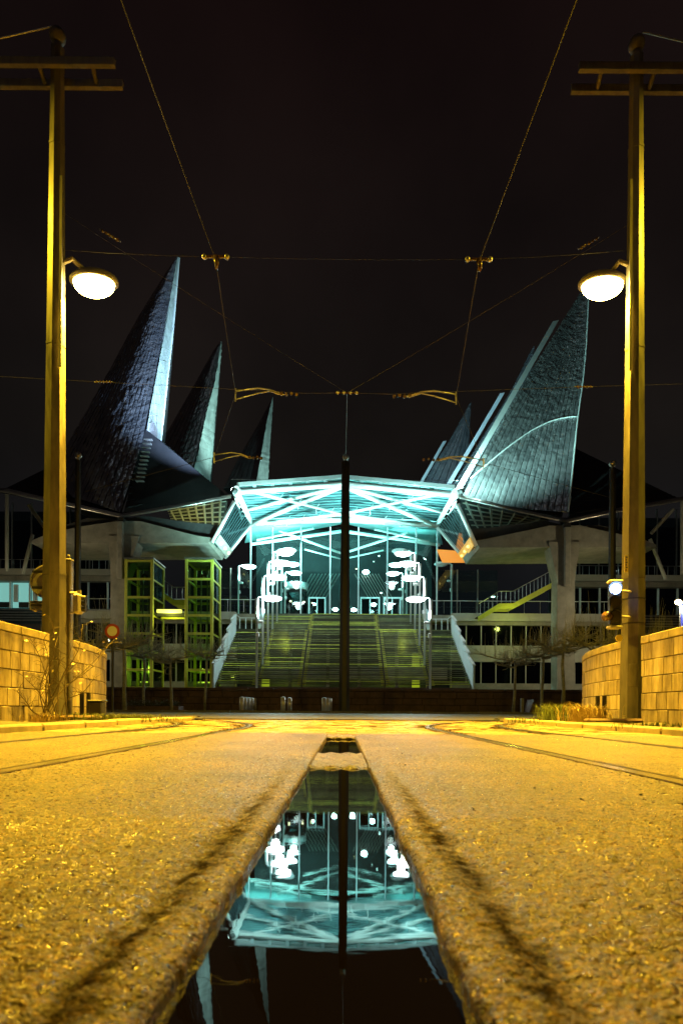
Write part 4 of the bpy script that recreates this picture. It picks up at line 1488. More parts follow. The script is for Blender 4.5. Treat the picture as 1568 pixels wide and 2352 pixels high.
# plaza railings with glass
for sg in (-1, 1):
    xa, xb = sorted((sg * 7.0, sg * 23))
    yb = 50.75
    hrl = MB().tube((xa, yb, FLOOR + 1.05), (xb, yb, FLOOR + 1.05), .03, n=6).build('handrail', M['post'], CH)
    n = 12
    for k in range(n + 1):
        x = lerp(xa, xb, k / n)
        MB().tube((x, yb, FLOOR), (x, yb, FLOOR + 1.04), .02, n=5).build('railing_post', M['rail2'], hrl)

# ---------------------------------------------------------------- side blocks beyond the columns
def side_block(sg, xin, xout):
    y = 54.0
    x0, x1 = sorted((sg * xin, sg * xout))
    zz = lambda py: P(788, py + (3 if sg > 0 else -3), y).z
    MB().box((x0, y - .6, zz(1331)), (x1, y + 1, zz(1317))).build('balcony_band', M['palec'], CH)
    MB().box((x0, y - .3, zz(1343)), (x1, y + 1, zz(1332))).build('wall_band', M['concrete'], CH)
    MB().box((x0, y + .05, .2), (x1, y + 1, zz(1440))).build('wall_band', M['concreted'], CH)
    n = 8
    for k in range(n):
        a, b = lerp(x0, x1, k / n), lerp(x0, x1, (k + 1) / n)
        lit = (sg < 0 and k in (1, 2, 3))
        w = MB().box((a + .08, y + (.25 if lit else .1), zz(1403)), (b - .08, y + (.3 if lit else .14), zz(1345))).build('window', M['tealwin'] if lit else M['dglass'], CH)
        MB().box((a - .06, y - .05, zz(1405)), (a + .06, y + .2, zz(1344))).build('mullion', M['blueg'], w)
        if lit:
            MB().box((a + .25, y + .05, zz(1390)), (a + .65, y + .22, zz(1350))).build('inner_column', M['blueg'], w)
            MB().box((a + .7, y + .1, zz(1403)), (b - .1, y + .22, zz(1390))).build('counter', M['interior'], w)
        # glass storey above
        g_ = MB().box((a + .05, y + .3, zz(1316)), (b - .05, y + .34, zz(1180))).build('window', M['dglass'], CH)
        MB().box((a - .05, y + .2, zz(1316)), (a + .05, y + .42, zz(1160))).build('mullion', M['rail2'], g_)
    for k in range(5):
        z = zz(1408 + k * 6)
        MB().box((x0, y - .1, z - .05), (x1, y + .05, z + .05)).build('louvre', M['rail2'], CH)
    MB().box((x0, y + 3, .2), (x1, y + 3.3, zz(1180))).build('inner_wall', M['interior'], CH)
    # leaning struts
    for (p, q, r) in (((60 if sg < 0 else 1510), 0, 0),):
        if sg < 0:
            segs = (((66, 1160), (105, 1215)), ((75, 1228), (52, 1320)), ((16, 1132), (16, 1312)))
        else:
            segs = (((1545, 1170), (1495, 1225)), ((1492, 1238), (1528, 1330)), ((1566, 1150), (1566, 1320)))
        for (ax_, ay), (bx, by) in segs:
            MB().tube(P(ax_, ay, 47.5), P(bx, by, 47.5), .14, n=8).build('strut', M['palec'], CH)
    # balcony rail
    hr_ = MB().tube((x0, y - .5, zz(1296)), (x1, y - .5, zz(1296)), .03, n=5).build('handrail', M['rail2'], CH)
    for k in range(25):
        x = lerp(x0, x1, k / 24)
        MB().tube((x, y - .5, zz(1317)), (x, y - .5, zz(1296)), .02, n=4).build('railing_post', M['rail2'], hr_)


side_block(-1, 19.2, 33)
side_block(1, 19.2, 33)
for px, py, d, r, m in ((350, 1373, 53.6, .09, 'dim'), (352, 1390, 53.6, .06, 'dim'), (1500, 1320, 53.5, .05, 'dim'), (1134, 1370, 53.6, .05, 'dim'), (1138, 1462, 50.7, .08, 'dim'), (1184, 1476, 50.7, .06, 'warm')):
    pass
for px, py, m in ((1447, 1296, 'dim'), (370, 1373, 'dim'), (373, 1390, 'dim'), (1132, 1371, 'dim')):
    q = P(px, py, 53.0)
    MB().cbox((q.x - .14, q.y - .08, q.z - .05), (q.x + .14, q.y + .08, q.z + .05), .02).build('wall_lamp', M[m], CH)


# ================================================================== GRAND STAIRCASE
ST = thing('grand_staircase', (0, 45, .17), 'wide open-tread staircase rising under the teal canopy', 'staircase')
Y1, Z1, Y2, Z2 = 38.9, 1.95, 46.5, 6.4
NL, NU = 28, 13
def nose(k):
    return lerp(Y1, Y2, k / NL), lerp(Z1, Z2, k / NL)


for k in range(NL + 1):
    y, z = nose(k)
    dep = .36 if k < NL else 1.9
    hw = 8.12
    for a, b in ((-hw, -5.62), (-5.54, -2.72), (-2.64, 2.64), (2.72, 5.54), (5.62, hw)):
        MB().cbox((a, y, z - .055), (b, y + dep, z + rnd.uniform(-.004, .004)), .012).build('tread', M['tread'], ST)
        MB().box((a + .01, y - .012, z - .05), (b - .01, y + .03, z + .008)).build('nosing', M[rnd.choice(('nosing', 'nosing_dark', 'nosing_dark', 'nosing', 'nosing_lit'))], ST)
Y3, Z3, Y4, Z4 = 48.2, 6.4, 51.6, FLOOR
for k in range(1, NU + 1):
    y, z = lerp(Y3, Y4, (k - 1) / NU), lerp(Z3, Z4, k / NU)
    for a, b in ((-6.55, -2.72), (-2.64, 2.64), (2.72, 6.55)):
        MB().cbox((a, y, z - .055), (b, y + .32, z), .012).build('tread', M['tread'], ST)
        MB().box((a + .01, y - .012, z - .05), (b - .01, y + .03, z + .008)).build('nosing', M[rnd.choice(('nosing', 'nosing_dark', 'nosing_dark', 'nosing', 'nosing_lit'))], ST)
for x in (-5.58, -2.68, 2.68, 5.58):
    pts = []
    for k in range(NL + 1):
        y, z = nose(k)
        pts += [Vector((x - .03, y + .02, z - .07 - (Z2 - Z1) / NL)), Vector((x - .03, y + .02, z - .07))]
    pts += [Vector((x - .03, Y2 + .3, Z2 - .07)), Vector((x - .03, Y2 + .3, Z2 - .5)), Vector((x - .03, Y1 + .35, Z1 - .55))]
    MB().prism(pts, (.06, 0, 0)).build('stringer', M['tread'], ST)
    for k in range(NL + 1):
        y, z = nose(k)
        for s in (-1, 1):
            MB().box((x + s * .16 - .10, y + .03, z - .115), (x + s * .16 + .10, y + .26, z - .06)).build('tread_bracket', M['lime'], ST)
    if abs(x) < 3:
        for k in range(1, NU + 1):
            y, z = lerp(Y3, Y4, (k - 1) / NU), lerp(Z3, Z4, k / NU)
            MB().box((x - .2, y + .03, z - .115), (x + .2, y + .26, z - .06)).build('tread_bracket', M['lime'], ST)
MB().box((-8.1, Y1 - .05, .17), (8.1, Y1 + .25, Z1 - .25)).build('foot_wall', M['dblock'], ST)
for x in (-6.5, -4.1, -1.2, 1.2, 4.1, 6.5):
    MB().box((x - .12, 46.8, .17), (x + .12, 47.2, Z2 - .1)).build('support', M['concrete'], ST)
MB().box((-8.1, 47.6, 2.6), (8.1, 47.75, 3.7)).build('beam', M['palec'], ST)
for sg in (-1, 1):
    n = 5
    for k in range(n):
        ya, za = lerp(Y1 - .35, Y2, k / n), lerp(Z1 - .2, Z2, k / n)
        yb, zb = lerp(Y1 - .35, Y2, (k + 1) / n), lerp(Z1 - .2, Z2, (k + 1) / n)
        x = sg * 8.25
        e0 = MB().prism([Vector((x - .06, ya, za - .55)), Vector((x - .06, yb - .03, zb - .55)), Vector((x - .06, yb - .03, zb + 1.02)), Vector((x - .06, ya, za + 1.32))], (.12, 0, 0)).build('balustrade_panel', M['blueg'], ST)
        MB().prism([Vector((x - .09, ya - .04, za + 1.33)), Vector((x - .09, yb - .03, zb + 1.03)), Vector((x - .09, yb - .03, zb + 1.11)), Vector((x - .09, ya - .04, za + 1.41))], (.18, 0, 0)).build('coping', M['post'], e0)
    for k in range(3):
        ya, za = lerp(Y3 - .4, Y4, k / 3), lerp(Z3, Z4, k / 3)
        yb, zb = lerp(Y3 - .4, Y4, (k + 1) / 3), lerp(Z3, Z4, (k + 1) / 3)
        x = sg * 6.75
        e0 = MB().prism([Vector((x - .06, ya, za - .3)), Vector((x - .06, yb - .03, zb - .3)), Vector((x - .06, yb - .03, zb + 1.0)), Vector((x - .06, ya, za + 1.2))], (.12, 0, 0)).build('balustrade_panel', M['blueg'], ST)
    # landing rail
    for k in range(4):
        xx = sg * lerp(8.2, 6.8, k / 3)
        MB().box((xx - .03, 48.1, Z2), (xx + .03, 48.2, Z2 + 1.05)).build('railing_post', M['blueg'], ST)
    MB().tube((sg * 8.25, 46.6, Z2 + 1.1), (sg * 8.2, 48.15, Z2 + 1.08), .04, n=6).build('handrail', M['post'], ST)
    MB().tube((sg * 8.2, 48.15, Z2 + 1.08), (sg * 6.75, 48.15, Z2 + 1.08), .04, n=6).build('handrail', M['post'], ST)
for x in (-4.6, 4.6):
    lamp('POINT', 'doorway_light', (x, 49.6, 3.4), 220, (0.75, 0.9, 0.08), ST, shadow_soft_size=.4)


# ================================================================== STAIR LAMP POSTS
def stair_lamp(lit):
    t = thing('stair_lamp', (0, 0, 0), 'x', 'lamp post', 'lamp posts flanking the stairs')
    MB().path([(0, 0, 0), (0, 0, 4.6), (0, 0, 4.62), (0, 0, 5.9)], [.075, .07, .11, .11], 12).build('post', M['post'], t, True)
    MB().path([(0, 0, 5.75), (.1, 0, 5.98), (.45, 0, 6.0)], .045, 6).build('arm', M['post'], t)
    hd = MB().ball((.95, 0, 5.93), .64, 22, 6, .26, 0.0, 1.0).build('hood', M['hood'], t, True)
    MB().ball((.95, 0, 5.925), .61, 22, 6, .32, -1.0, 0.0).build('lens', M['disc'] if lit else M['blueg'], hd, True)
    up = MB().cbox((.10, -.12, 4.35), (.42, .12, 4.5), .04, Matrix.Translation((0, 0, 0))).build('uplighter', M['hood'], t)
    MB().tube((.0, 0, 4.3), (.2, 0, 4.38), .035, n=6).build('uplighter_arm', M['post'], up)
    MB().cbox((-.05, -.11, 3.45), (.16, .11, 3.75), .03).build('control_box', M['post'], t)
    if lit:
        lamp('SPOT', 'canopy_uplight', (.28, 0, 4.56), 11000, (0.46, 1.0, 0.95), t, (.9, 2.6, 12), spot_size=R(125), spot_blend=.8, shadow_soft_size=.12)
        lamp('POINT', 'stair_light', (.95, 0, 5.55), 110, (0.82, 1.0, 0.90), t, shadow_soft_size=.3)
    return t


litp, unlitp = stair_lamp(True), stair_lamp(False)
POST_Y = [38.4, 41.2, 44.0, 46.9, 49.9, 53.2, 56.6]
ORD = ['nearest', 'second', 'third', 'fourth', 'unlit fifth', 'sixth', 'seventh and farthest']


def base_z(y):
    if y < Y1: return .17
    if y < Y2: return lerp(Z1, Z2, (y - Y1) / (Y2 - Y1))
    if y < Y3: return Z2
    if y < Y4: return lerp(Z3, Z4, (y - Y3) / (Y4 - Y3))
    return FLOOR


first = {True: True, False: True}
for sg in (-1, 1):
    for i, y in enumerate(POST_Y):
        lit = i != 4
        src = litp if lit else unlitp
        o = src if first[lit] else copy_tree(src)
        first[lit] = False
        z = base_z(y)
        o.location = (sg * 5.47, y, 1.35 if i == 0 else (z if i < 5 else FLOOR - 1.3))
        if i == 0: o.location.z = 1.35
        o.rotation_euler = (0, 0, 0 if sg < 0 else math.pi)
        o['label'] = '%s lamp post of the row on the %s side of the stairs' % (ORD[i], 'left' if sg < 0 else 'right')
# the two near posts stand on a block at the foot of the stairs; the far posts come up through the hall floor
for sg in (-1, 1):
    t = tag(MB().cbox((sg * 5.47 - .3, 38.1, .17), (sg * 5.47 + .3, 38.7, 1.36), .03).build('lamp_plinth', M['concrete']), 'low concrete plinth under the nearest %s stair lamp' % ('left' if sg < 0 else 'right'), 'plinth')
c = P(548, 1285, 55)
o = copy_tree(litp)
o.location = (c.x, 55, FLOOR - 1.1)
o.rotation_euler = (0, 0, 0)
o['label'] = 'single lamp post outside the left row, beside the canopy flank'
c = P(1037, 1300, 55)
o = copy_tree(unlitp)
o.location = (c.x, 55, FLOOR - .8)
o.rotation_euler = (0, 0, math.pi)
o['label'] = 'single unlit lamp post outside the right row, below the orange window'


# ================================================================== FLOODLIGHTS ON THE ROOF
def flood(p, aim, energy, color, size, label, blend=.5):
    t = thing('floodlight', p, label, 'floodlight', 'floodlights on the roof')
    d = (Vector(aim) - p).normalized()
    ax = frame(p, d)
    MB().cbox((-.30, -.2, -.16), (-.02, .2, .16), .03, ax).build('housing', M['black'], t)
    MB().box((-.018, -.17, -.13), (-.004, .17, .13), ax).build('lens', M['spark'], t)
    MB().tube(p - d * .15, p - d * .15 - Vector((0, 0, .5)), .03, n=6).build('stand', M['galv'], t)
    lamp('SPOT', 'flood_beam', p + d * .05, energy, color, t, aim, spot_size=R(size), spot_blend=blend, shadow_soft_size=.12)


flood(P(1060, 1126, 42.6), P(1150, 1030, 46.5), 21000, (0.50, 1.0, 0.92), 95, 'floodlight at the right canopy corner aimed up the tall right spire', .9)
flood(P(536, 1124, 42.0), P(352, 900, 48.0), 85000, (0.42, 0.62, 1.0), 44, 'floodlight at the left canopy corner aimed up the tall left spire', .9)
MB().box((-9.5, 66.35, 19.2), (9.5, 96, 19.8)).build('rear_hall_roof', M['seam'], CH)
for sg, sd, tall in ((-1, 'left', ((385, 850, 50.5, 50), (485, 960, 66, 44), (612, 1030, 83, 44))), (1, 'right', ((1165, 935, 47.6, 52), (1095, 1008, 62.5, 44), (995, 1065, 81.5, 44)))):
    for k, (px, py, dd, ang_) in enumerate(tall):
        if sg > 0 and k == 0: continue
        yy, zz_ = (((51.2, 17.6), (65.5, 20.3), (85.0, 20.4)) if sg < 0 else ((43.7, 17.7), (51.2, 17.6), (65.5, 20.3)))[k]
        flood(Vector((sg * (3.2 if k else 4.5), yy, zz_)), P(px, py, dd), (26000, 36000, 28000)[k] * (1 if sg < 0 else 1.1), (0.55, 1.0, 0.92) if sg < 0 else (0.42, 0.85, 1.0), ang_,
              'floodlight on the canopy roof aimed at the %s %s spire' % (('tall', 'middle', 'far')[k], sd), .8)


# ================================================================== LIFT TOWERS, SIDE STAIRS
def lift(px0, px1, side_px, label):
    d0, d1 = 43.6, 46.2
    a, b = P(px0, 1284, d0), P(px1, 1284, d0)
    zt = a.z
    t = thing('lift_tower', ((a.x + b.x) / 2, d0, .17), label, 'lift tower', 'glass lift towers left of the stairs')
    w = .2
    for x in (a.x, b.x - w):
        for y in (d0, d1):
            MB().cbox((x, y, .17), (x + w, y + w, zt), .02).build('corner_post', M['lime'], t)
    MB().cbox((a.x - .06, d0 - .06, zt), (b.x + .06, d1 + w + .06, zt + .12), .02).build('roof', M['rail2'], t)
    n = 8
    hh = (zt - .17 - .4) / n
    for k in range(n + 1):
        z = zt - .12 - k * hh
        for y in (d0 + .03, d1 + .03):
            MB().box((a.x + w + .002, y, z - .08), (b.x - w - .002, y + .12, z + .08)).build('rung_beam', M['lime'], t)
        for x in (a.x + .03, b.x - .15):
            MB().box((x, d0 + w + .002, z - .06), (x + .12, d1 - .002, z + .06)).build('rung_beam', M['lime'], t)
        if k < n:
            MB().box((a.x + w + .01, d0 + .08, z - hh + .09), (b.x - w - .01, d0 + .10, z - .09)).build('pane', M['gglass'], t)
            MB().box((b.x - .09, d0 + w + .01, z - hh + .07), (b.x - .07, d1 - .01, z - .07)).build('pane', M['gglass'], t)
    for x in (lerp(a.x, b.x, .38), lerp(a.x, b.x, .62)):
        MB().box((x - .05, 45.2, .2), (x + .05, 45.3, zt - .1)).build('guide_rail', M['rail2'], t)
    c = Vector((lerp(a.x, b.x, .55), 44.6, zt - 1.05))
    MB().tube(c, c + Vector((0, .14, 0)), .24, n=18).build('pulley', M['insul'], t)
    MB().tube(c + Vector((0, -.06, 0)), c + Vector((0, .2, 0)), .07, n=10).build('axle', M['galv'], t)
    o = MB().cbox((a.x + .5, 45.6, 2.2), (b.x - .5, 45.8, 2.3), .02).build('pit_lamp', M['tube_l'], t)
    lamp('POINT', 'lift_light', ((a.x + b.x) / 2, 44.8, 3.2), 60, (0.75, 0.95, 0.10), t, shadow_soft_size=.2)
    return t


lift(286, 352, 363, 'lime-framed glass lift tower next to the left concrete column')
lift(425, 490, 498, 'lime-framed glass lift tower next to the stairs')
t = thing('lift_bridge', (P(390, 1404, 44.8).x, 44.8, 0), 'short walkway with glowing lime lamp between the two lift towers', 'walkway')
a, b = P(354, 1412, 44.2), P(424, 1404, 44.2)
MB().box((a.x, 44.2, a.z - .1), (b.x, 45.8, b.z - .12)).build('deck', M['concreted'], t)
a, b = P(360, 1408, 44.1), P(418, 1400, 44.1)
MB().cbox((a.x, 44.0, a.z), (b.x, 44.18, b.z), .04).build('tube_lamp', M['tube_l'], t)
lamp('POINT', 'bridge_light', P(390, 1416, 43.7), 90, (0.85, 0.9, 0.12), t, shadow_soft_size=.3)
a, b = P(370, 1422, 44.6), P(424, 1417, 44.6)
MB().box((a.x, 44.6, a.z), (b.x, 44.8, b.z)).build('lower_beam', M['lime'], t)


def side_stair(pts, d, rise, label, m='lime'):
    A = [P(x, y, d) for x, y in pts]
    t = thing('side_stair', (A[0].x, d, 0), label, 'stairs', 'lime-edged side stairs')
    poly = A + [p - Vector((0, 0, .42)) for p in reversed(A)]
    for dy in (0, 1.6):
        MB().prism([p + Vector((0, dy, 0)) for p in poly], (0, .12, 0)).build('stringer', M[m], t)
    tot = 0
    for p, q in zip(A[:-1], A[1:]):
        n = max(2, int((q - p).length / .34))
        for k in range(n):
            c = p.lerp(q, (k + .5) / n)
            MB().box((c.x - .16, d + .121, c.z - .10), (c.x + .16, d + 1.599, c.z - .04)).build('tread', M['concreted'], t)
            MB().tube(c + Vector((0, .06, 0)), c + Vector((0, .06, 1.0)), .016, n=4).build('baluster', M['rail2'], t)
        MB().tube(p + Vector((0, .06, 1.0)), q + Vector((0, .06, 1.0)), .035, n=6).build('handrail', M['rail2'], t)
    return t


side_stair([(345, 1340), (398, 1378), (425, 1378)], 47.2, 0, 'dark stair with lime edge seen between the two lift towers')
side_stair([(1098, 1416), (1146, 1386), (1178, 1386), (1266, 1339)], 49.3, 0, 'long stair with lime edge climbing under the right concrete wing')
lamp('POINT', 'side_stair_light', P(1180, 1425, 48.4), 130, (0.75, 0.9, 0.15), CH, shadow_soft_size=.2)


# ================================================================== PLANTER WALL, BOLLARDS, SMALL THINGS ON THE FAR SIDE
pw = thing('planter_wall', (0, 33.4, .17), 'long low dark stone wall across the foot of the stairs', 'wall')
MB().box((-15, 33.43, .1), (15, 33.9, 1.38)).build('core', M['mortar'], pw)
for c in range(3):
    x = -15 - rnd.uniform(0, .5)
    while x < 15:
        l = rnd.uniform(.8, 1.15)
        MB().cbox((max(-15, x) + .012, 33.4 - rnd.uniform(0, .015), .17 + c * .36 + .01), (min(15, x + l) - .012, 33.5, .17 + (c + 1) * .36 - .01), .02).build('stone', M['dblock'], pw)
        x += l
x = -15
while x < 15:
    MB().cbox((x + .01, 33.34, 1.26), (min(15, x + 1.4) - .01, 33.95, 1.42), .025).build('coping_stone', M['dblock'], pw)
    x += 1.4
for i, (px, d) in enumerate(((555, 30.4), (563, 31.2), (570.5, 31.9), (577.5, 32.5), (584.5, 33.0), (650, 30.2), (665, 31.4), (744, 30.8), (752, 31.8), (757.5, 32.6))):
    b = P(px, 1636, d)
    b.z = .17
    names = ('leftmost steel bollard, nearest of the left row of five', 'second steel bollard in the left row of five', 'third steel bollard in the left row of five', 'fourth steel bollard in the left row of five', 'last steel bollard in the left row of five',
             'nearer steel bollard of the middle pair', 'farther steel bollard of the middle pair', 'nearest of three steel bollards beside the middle dark mast', 'second of three steel bollards beside the middle dark mast', 'last of three steel bollards beside the middle dark mast')
    t = thing('bollard', b, names[i], 'bollard', 'steel bollards on the far pavement')
    MB().tube(b, b + Vector((0, 0, .66)), .115, n=16).build('shaft', M['bollard'], t, True)
    MB().ball(b + Vector((0, 0, .66)), .118, 16, 4, .3, 0, 1).build('cap', M['galv'], t, True)
# slab bench at the right and planter box at the left
t = thing('stone_bench', P(1230, 1620, 31.5), 'low slanted stone block against the planter wall at right', 'bench')
t.location.z = .17
a, b = P(1215, 1636, 31.5), P(1300, 1604, 31.5)
MB().prism([Vector((a.x, 31.5, .17)), Vector((b.x, 31.5, .17)), Vector((b.x, 31.5, .85)), Vector((a.x + .25, 31.5, .85))], (0, 1.2, 0)).build('block', M['dblock'], t)
MB().cbox((a.x - .45, 31.4, .17), (a.x - .3, 31.55, .9), .02).build('end_post', M['concrete'], t)
t = thing('planter_box', P(345, 1624, 31), 'long planter with clipped hedge beyond the left wall end', 'planter')
t.location.z = .17
a, b = P(283, 1636, 31), P(410, 1612, 31)
MB().cbox((a.x, 31, .17), (b.x, 32, .38), .02).build('box', M['dblock'], t)
hg = MB()
for k in range(1400):
    p = Vector((rnd.uniform(a.x + .1, b.x - .1), rnd.uniform(31.05, 31.95), .36 + abs(rnd.gauss(0, .16))))
    d = Vector((rnd.uniform(-1, 1), rnd.uniform(-1, 1), rnd.uniform(-.3, 1))).normalized() * .06
    s = d.cross(Vector((rnd.random(), rnd.random(), .3))).normalized() * .035
    hg.add([p - s, p + d, p + s, p - d * .2], [(0, 1, 2, 3)])
tag(hg.build('hedge_foliage', M['hedge'], t), kind='stuff')

# small street lamp with a blue banner post at the far right
c = P(1557, 1383, 40)
t = thing('distant_street_lamp', (c.x, 40, .17), 'small distant street lamp with warm glow at the right edge', 'street lamp')
MB().tube((c.x + .12, 40, .1), (c.x + .12, 40, c.z + .1), .05, n=8).build('post', M['mastd'], t)
MB().ball(c, .22, 14, 8, .8).build('globe', M['warm'], t, True)
lamp('POINT', 'street_glow', c + Vector((0, -.3, -.3)), 1500, (1.0, .84, .50), t, shadow_soft_size=.2)
t2 = copy_tree(t)  # unseen twin lamp, added to brighten the concrete wings
t2.location.x = -24.0
t2['label'] = 'unseen street lamp past the left edge, added to brighten the courthouse'
MB().box((c.x + .2, 39.95, c.z - 2.6), (c.x + .5, 40.05, c.z - .2)).build('banner', mat('blue_banner', (0.01, 0.02, 0.25), .6), t)


# ================================================================== BARE TREES
def branch(mb, p, d, l, r, depth, rr, flat, ups):
    n = 3
    pts = [p]
    for k in range(n):
        d = (d + Vector((rr.uniform(-.22, .22), rr.uniform(-.22, .22), rr.uniform(-.12, .14)))).normalized()
        p = p + d * l / n
        pts.append(p)
    mb.path(pts, [lerp(r, r * .55, k / n) for k in range(n + 1)], 4 if depth < 3 else 6, False)
    if depth == 0: return
    for q in pts[1:]:
        for _ in range(2 if depth > 1 else 1):
            a = Vector((rr.uniform(-1, 1), rr.uniform(-1, 1), rr.uniform(-.15, .45 if flat else .9))).normalized()
            branch(mb, q, (d * .5 + a).normalized(), l * rr.uniform(.45, .7), r * .5, depth - 1, rr, flat, ups)
    if depth <= ups:
        for q in pts[1::2]:
            h = rr.uniform(.5, 1.25)
            mb.path([q, q + Vector((rr.uniform(-.06, .06), rr.uniform(-.06, .06), h * .5)), q + Vector((rr.uniform(-.14, .14), rr.uniform(-.14, .14), h))], [r * .35, r * .25, r * .12], 3, False)


def bare_tree(px, d, crown_py, seed, label, spread=1.25, tr=.07):
    b = P(px, 1640, d)
    b.z = .17
    zc = P(px, crown_py, d).z
    t = thing('bare_tree', b, label, 'tree', 'bare pollarded trees in front of the courthouse')
    rr = random.Random(seed)
    top = Vector((b.x + rr.uniform(-.1, .1), b.y, zc))
    MB().path([b, b.lerp(top, .35) + Vector((rr.uniform(-.05, .05), 0, 0)), b.lerp(top, .7) + Vector((rr.uniform(-.05, .05), 0, 0)), top], [tr * 1.3, tr, tr * .9, tr * .75], 8).build('trunk', M['bark'], t, True)
    cr = MB()
    for k in range(7):
        w = 2 * math.pi * k / 7 + rr.uniform(-.3, .3)
        d0 = Vector((math.cos(w), math.sin(w), rr.uniform(.0, .3)))
        branch(cr, top - Vector((0, 0, rr.uniform(0, .35))), d0, spread * rr.uniform(.75, 1.15), tr * .62, 2, rr, True, 2)
    tag(cr.build('crown', M['bark'], t), kind='stuff')


for k, (px, d, cy, lab, sp, tr) in enumerate(((286, 29, 1478, 'bare tree in front of the left concrete column', 1.35, .09), (330, 32.6, 1500, 'bare tree in front of the nearer lift tower', 1.3, .07), (394, 31, 1512, 'bare tree between the two lift towers', 1.35, .07), (470, 32.6, 1508, 'bare tree in front of the lift tower beside the stairs', 1.1, .06),
                                              (1178, 31, 1519, 'bare tree right of the stairs, leftmost of the right-hand three', 1.4, .07), (1243, 30, 1498, 'bare tree in front of the right podium windows, middle of three', 1.35, .07), (1291, 27, 1484, 'bare pale-trunked tree nearest the right curved wall', 1.35, .08))):
    bare_tree(px, d, cy, 100 + k, lab, sp, tr)
bare_tree(215, 22, 1470, 131, 'bare tree rising behind the left curved wall', 1.1, .06)
bare_tree(1360, 22, 1480, 132, 'bare tree rising behind the right curved wall', 1.2, .06)
bare_tree(1520, 22, 1480, 133, 'bare tree behind the near right wall', 1.0, .05)


# ================================================================== SHRUB AND WEEDS BY THE WALLS
def leaf(mb, p, s, rr):
    d = Vector((rr.uniform(-1, 1), rr.uniform(-1, .2), rr.uniform(-.6, .6))).normalized()
    w = d.cross(Vector((rr.uniform(-1, 1), rr.uniform(-1, 1), 1))).normalized()
    mb.add([p, p + d * s * .5 + w * s * .32, p + d * s, p + d * s * .5 - w * s * .32], [(0, 1, 2, 3)])


rr = random.Random(5)
base = P(118, 1662, 8.7)
base.z = .03
t = thing('bare_shrub', base, 'leggy bare shrub with a few yellow leaves in front of the left wall', 'shrub')
stems, lv = MB(), MB()
for k, (tx, ty, dd) in enumerate(((75, 1475, 8.6), (100, 1470, 8.5), (150, 1440, 8.6), (190, 1440, 9.0), (235, 1500, 9.3), (215, 1560, 9.0), (60, 1560, 8.3), (140, 1500, 8.6), (250, 1480, 9.6), (40, 1590, 8.2), (180, 1520, 8.8), (120, 1430, 8.7))):
    e_ = P(tx, ty, dd)
    b0 = base + Vector((rr.uniform(-.16, .2), rr.uniform(-.12, .12), 0))
    m1 = b0.lerp(e_, .35) + Vector((rr.uniform(-.08, .08) - .05, 0, rr.uniform(.0, .1)))
    m2 = b0.lerp(e_, .7) + Vector((rr.uniform(-.05, .05), 0, rr.uniform(-.02, .06)))
    pts = smoothed([b0, m1, m2, e_], 12)
    st = MB().path(pts, [lerp(.011, .003, j / (len(pts) - 1)) for j in range(len(pts))], 5)
    st.build('stem', M['twig'], t)
    tw = MB()
    for j in range(4, len(pts)):
        for _ in range(2):
            d = Vector((rr.uniform(-1, 1), rr.uniform(-.6, .6), rr.uniform(.1, 1))).normalized()
            l = rr.uniform(.08, .26)
            q = pts[j] + d * l
            stems.path([pts[j], pts[j] + d * l * .5 + Vector((0, 0, .02)), q], [.003, .0025, .0015], 3, False)
            if rr.random() < .28 and j > 6: leaf(lv, q, rr.uniform(.03, .06), rr)
tag(stems.build('twigs', M['twig'], t), kind='stuff')
tag(lv.build('leaves', M['leaf'], t), kind='stuff')


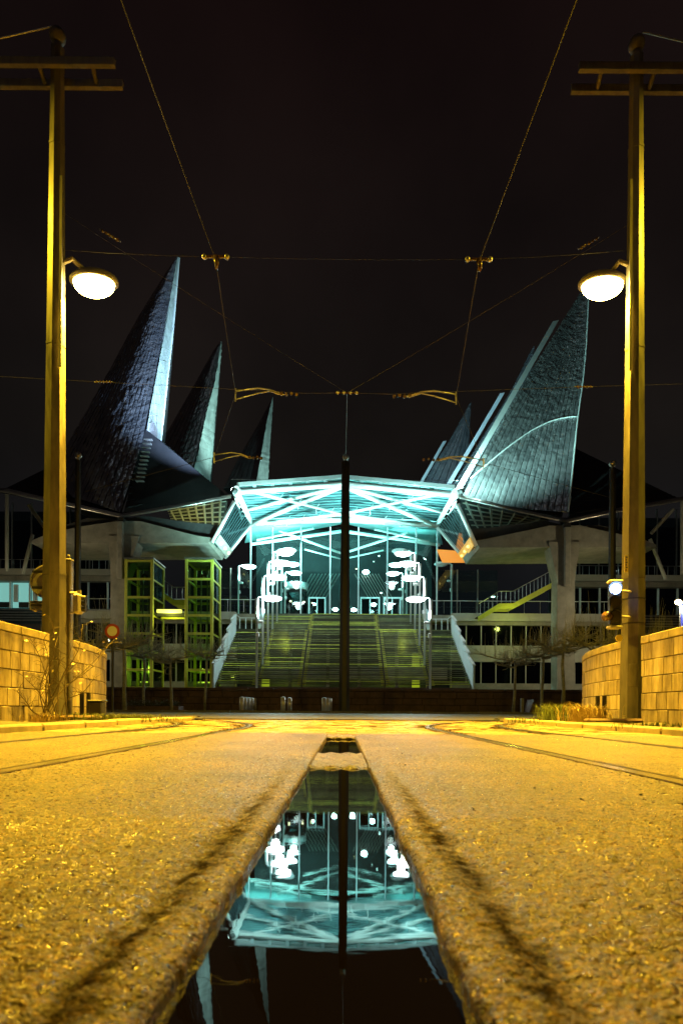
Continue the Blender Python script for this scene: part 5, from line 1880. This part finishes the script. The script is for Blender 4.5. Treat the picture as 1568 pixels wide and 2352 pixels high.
def tuft(px, py, d, n, h, m, label, seed, w=.25):
    rr = random.Random(seed)
    b = P(px, py, d)
    b.z = .03
    mb = MB()
    for _ in range(n):
        p = b + Vector((rr.gauss(0, w), rr.gauss(0, w * .6), 0))
        hh = h * rr.uniform(.35, 1.1)
        lean = Vector((rr.gauss(0, .4), rr.gauss(0, .3), 0)) * hh
        s = Vector((.004, 0, 0))
        m_ = p + lean * .4 + Vector((0, 0, hh * .7))
        e_ = p + lean * 1.1 + Vector((0, 0, hh * rr.uniform(.75, 1)))
        mb.add([p - s, p + s, m_ + s * .8, m_ - s * .8, e_], [(0, 1, 2, 3), (3, 2, 4)])
    o = mb.build('grass_tuft', M[m])
    tag(o, label, 'grass', kind='stuff')


tuft(230, 1660, 9.4, 900, .14, 'grass', 'low green weeds at the foot of the left curved wall', 1, .45)
tuft(110, 1668, 8.0, 140, .16, 'straw', 'dry grass at the kerb under the left shrub', 2, .16)
tuft(290, 1655, 10.8, 400, .10, 'grass', 'short grass past the end of the left wall', 3, .4)
tuft(1270, 1656, 11.6, 500, .38, 'grass', 'upright green grass tuft before the right curved wall', 4, .13)
tuft(1345, 1668, 9.6, 420, .36, 'straw', 'clump of dry straw-coloured grass before the right curved wall', 5, .17)
tuft(1300, 1664, 10.2, 600, .12, 'grass', 'low weeds along the right verge', 6, .4)
tuft(1500, 1690, 7.0, 160, .10, 'grass', 'small weeds on the right kerb', 7, .2)
# concrete footing blocks at the mast feet
for sg, bb in ((-1, bL), (1, bR)):
    t = tag(MB().cbox((bb.x - .42 - (.5 if sg > 0 else 0), bb.y - .5, -.02), (bb.x + .42 + (.5 if sg < 0 else 0), bb.y - .31, .12), .03).build('footing_block', M['dblock']), 'dark footing block at the foot of the %s lamp mast' % ('left' if sg < 0 else 'right'), 'block')
t = thing('cable_box', (bL.x + .72, bL.y - .1, 0), 'small dark cable box between the left mast and the curved wall', 'box')
MB().cbox((bL.x + .62, bL.y - .15, .0), (bL.x + .82, bL.y + .05, .33), .015).build('body', M['black'], t)
MB().cbox((bL.x + .60, bL.y - .17, .332), (bL.x + .84, bL.y + .07, .36), .01).build('lid', M['black'], t)
# scattered dark grit on the right-hand slab and debris at the dam
gr = MB()
for _ in range(16):
    u = rnd.random()
    x, y = rnd.uniform(.25, 1.0), rnd.uniform(1.3, 3.4)
    gr.ball((x, y, .003), rnd.uniform(.0025, .005), 6, 4, .7)
for _ in range(60):
    gr.ball((rnd.uniform(SLOT0, SLOT1), rnd.gauss(2.44, .02), -.028), rnd.uniform(.002, .006), 6, 4, .7)
tag(gr.build('grit', M['pebble']), 'scattered dark grit on the concrete and at the dam', 'grit', kind='stuff')
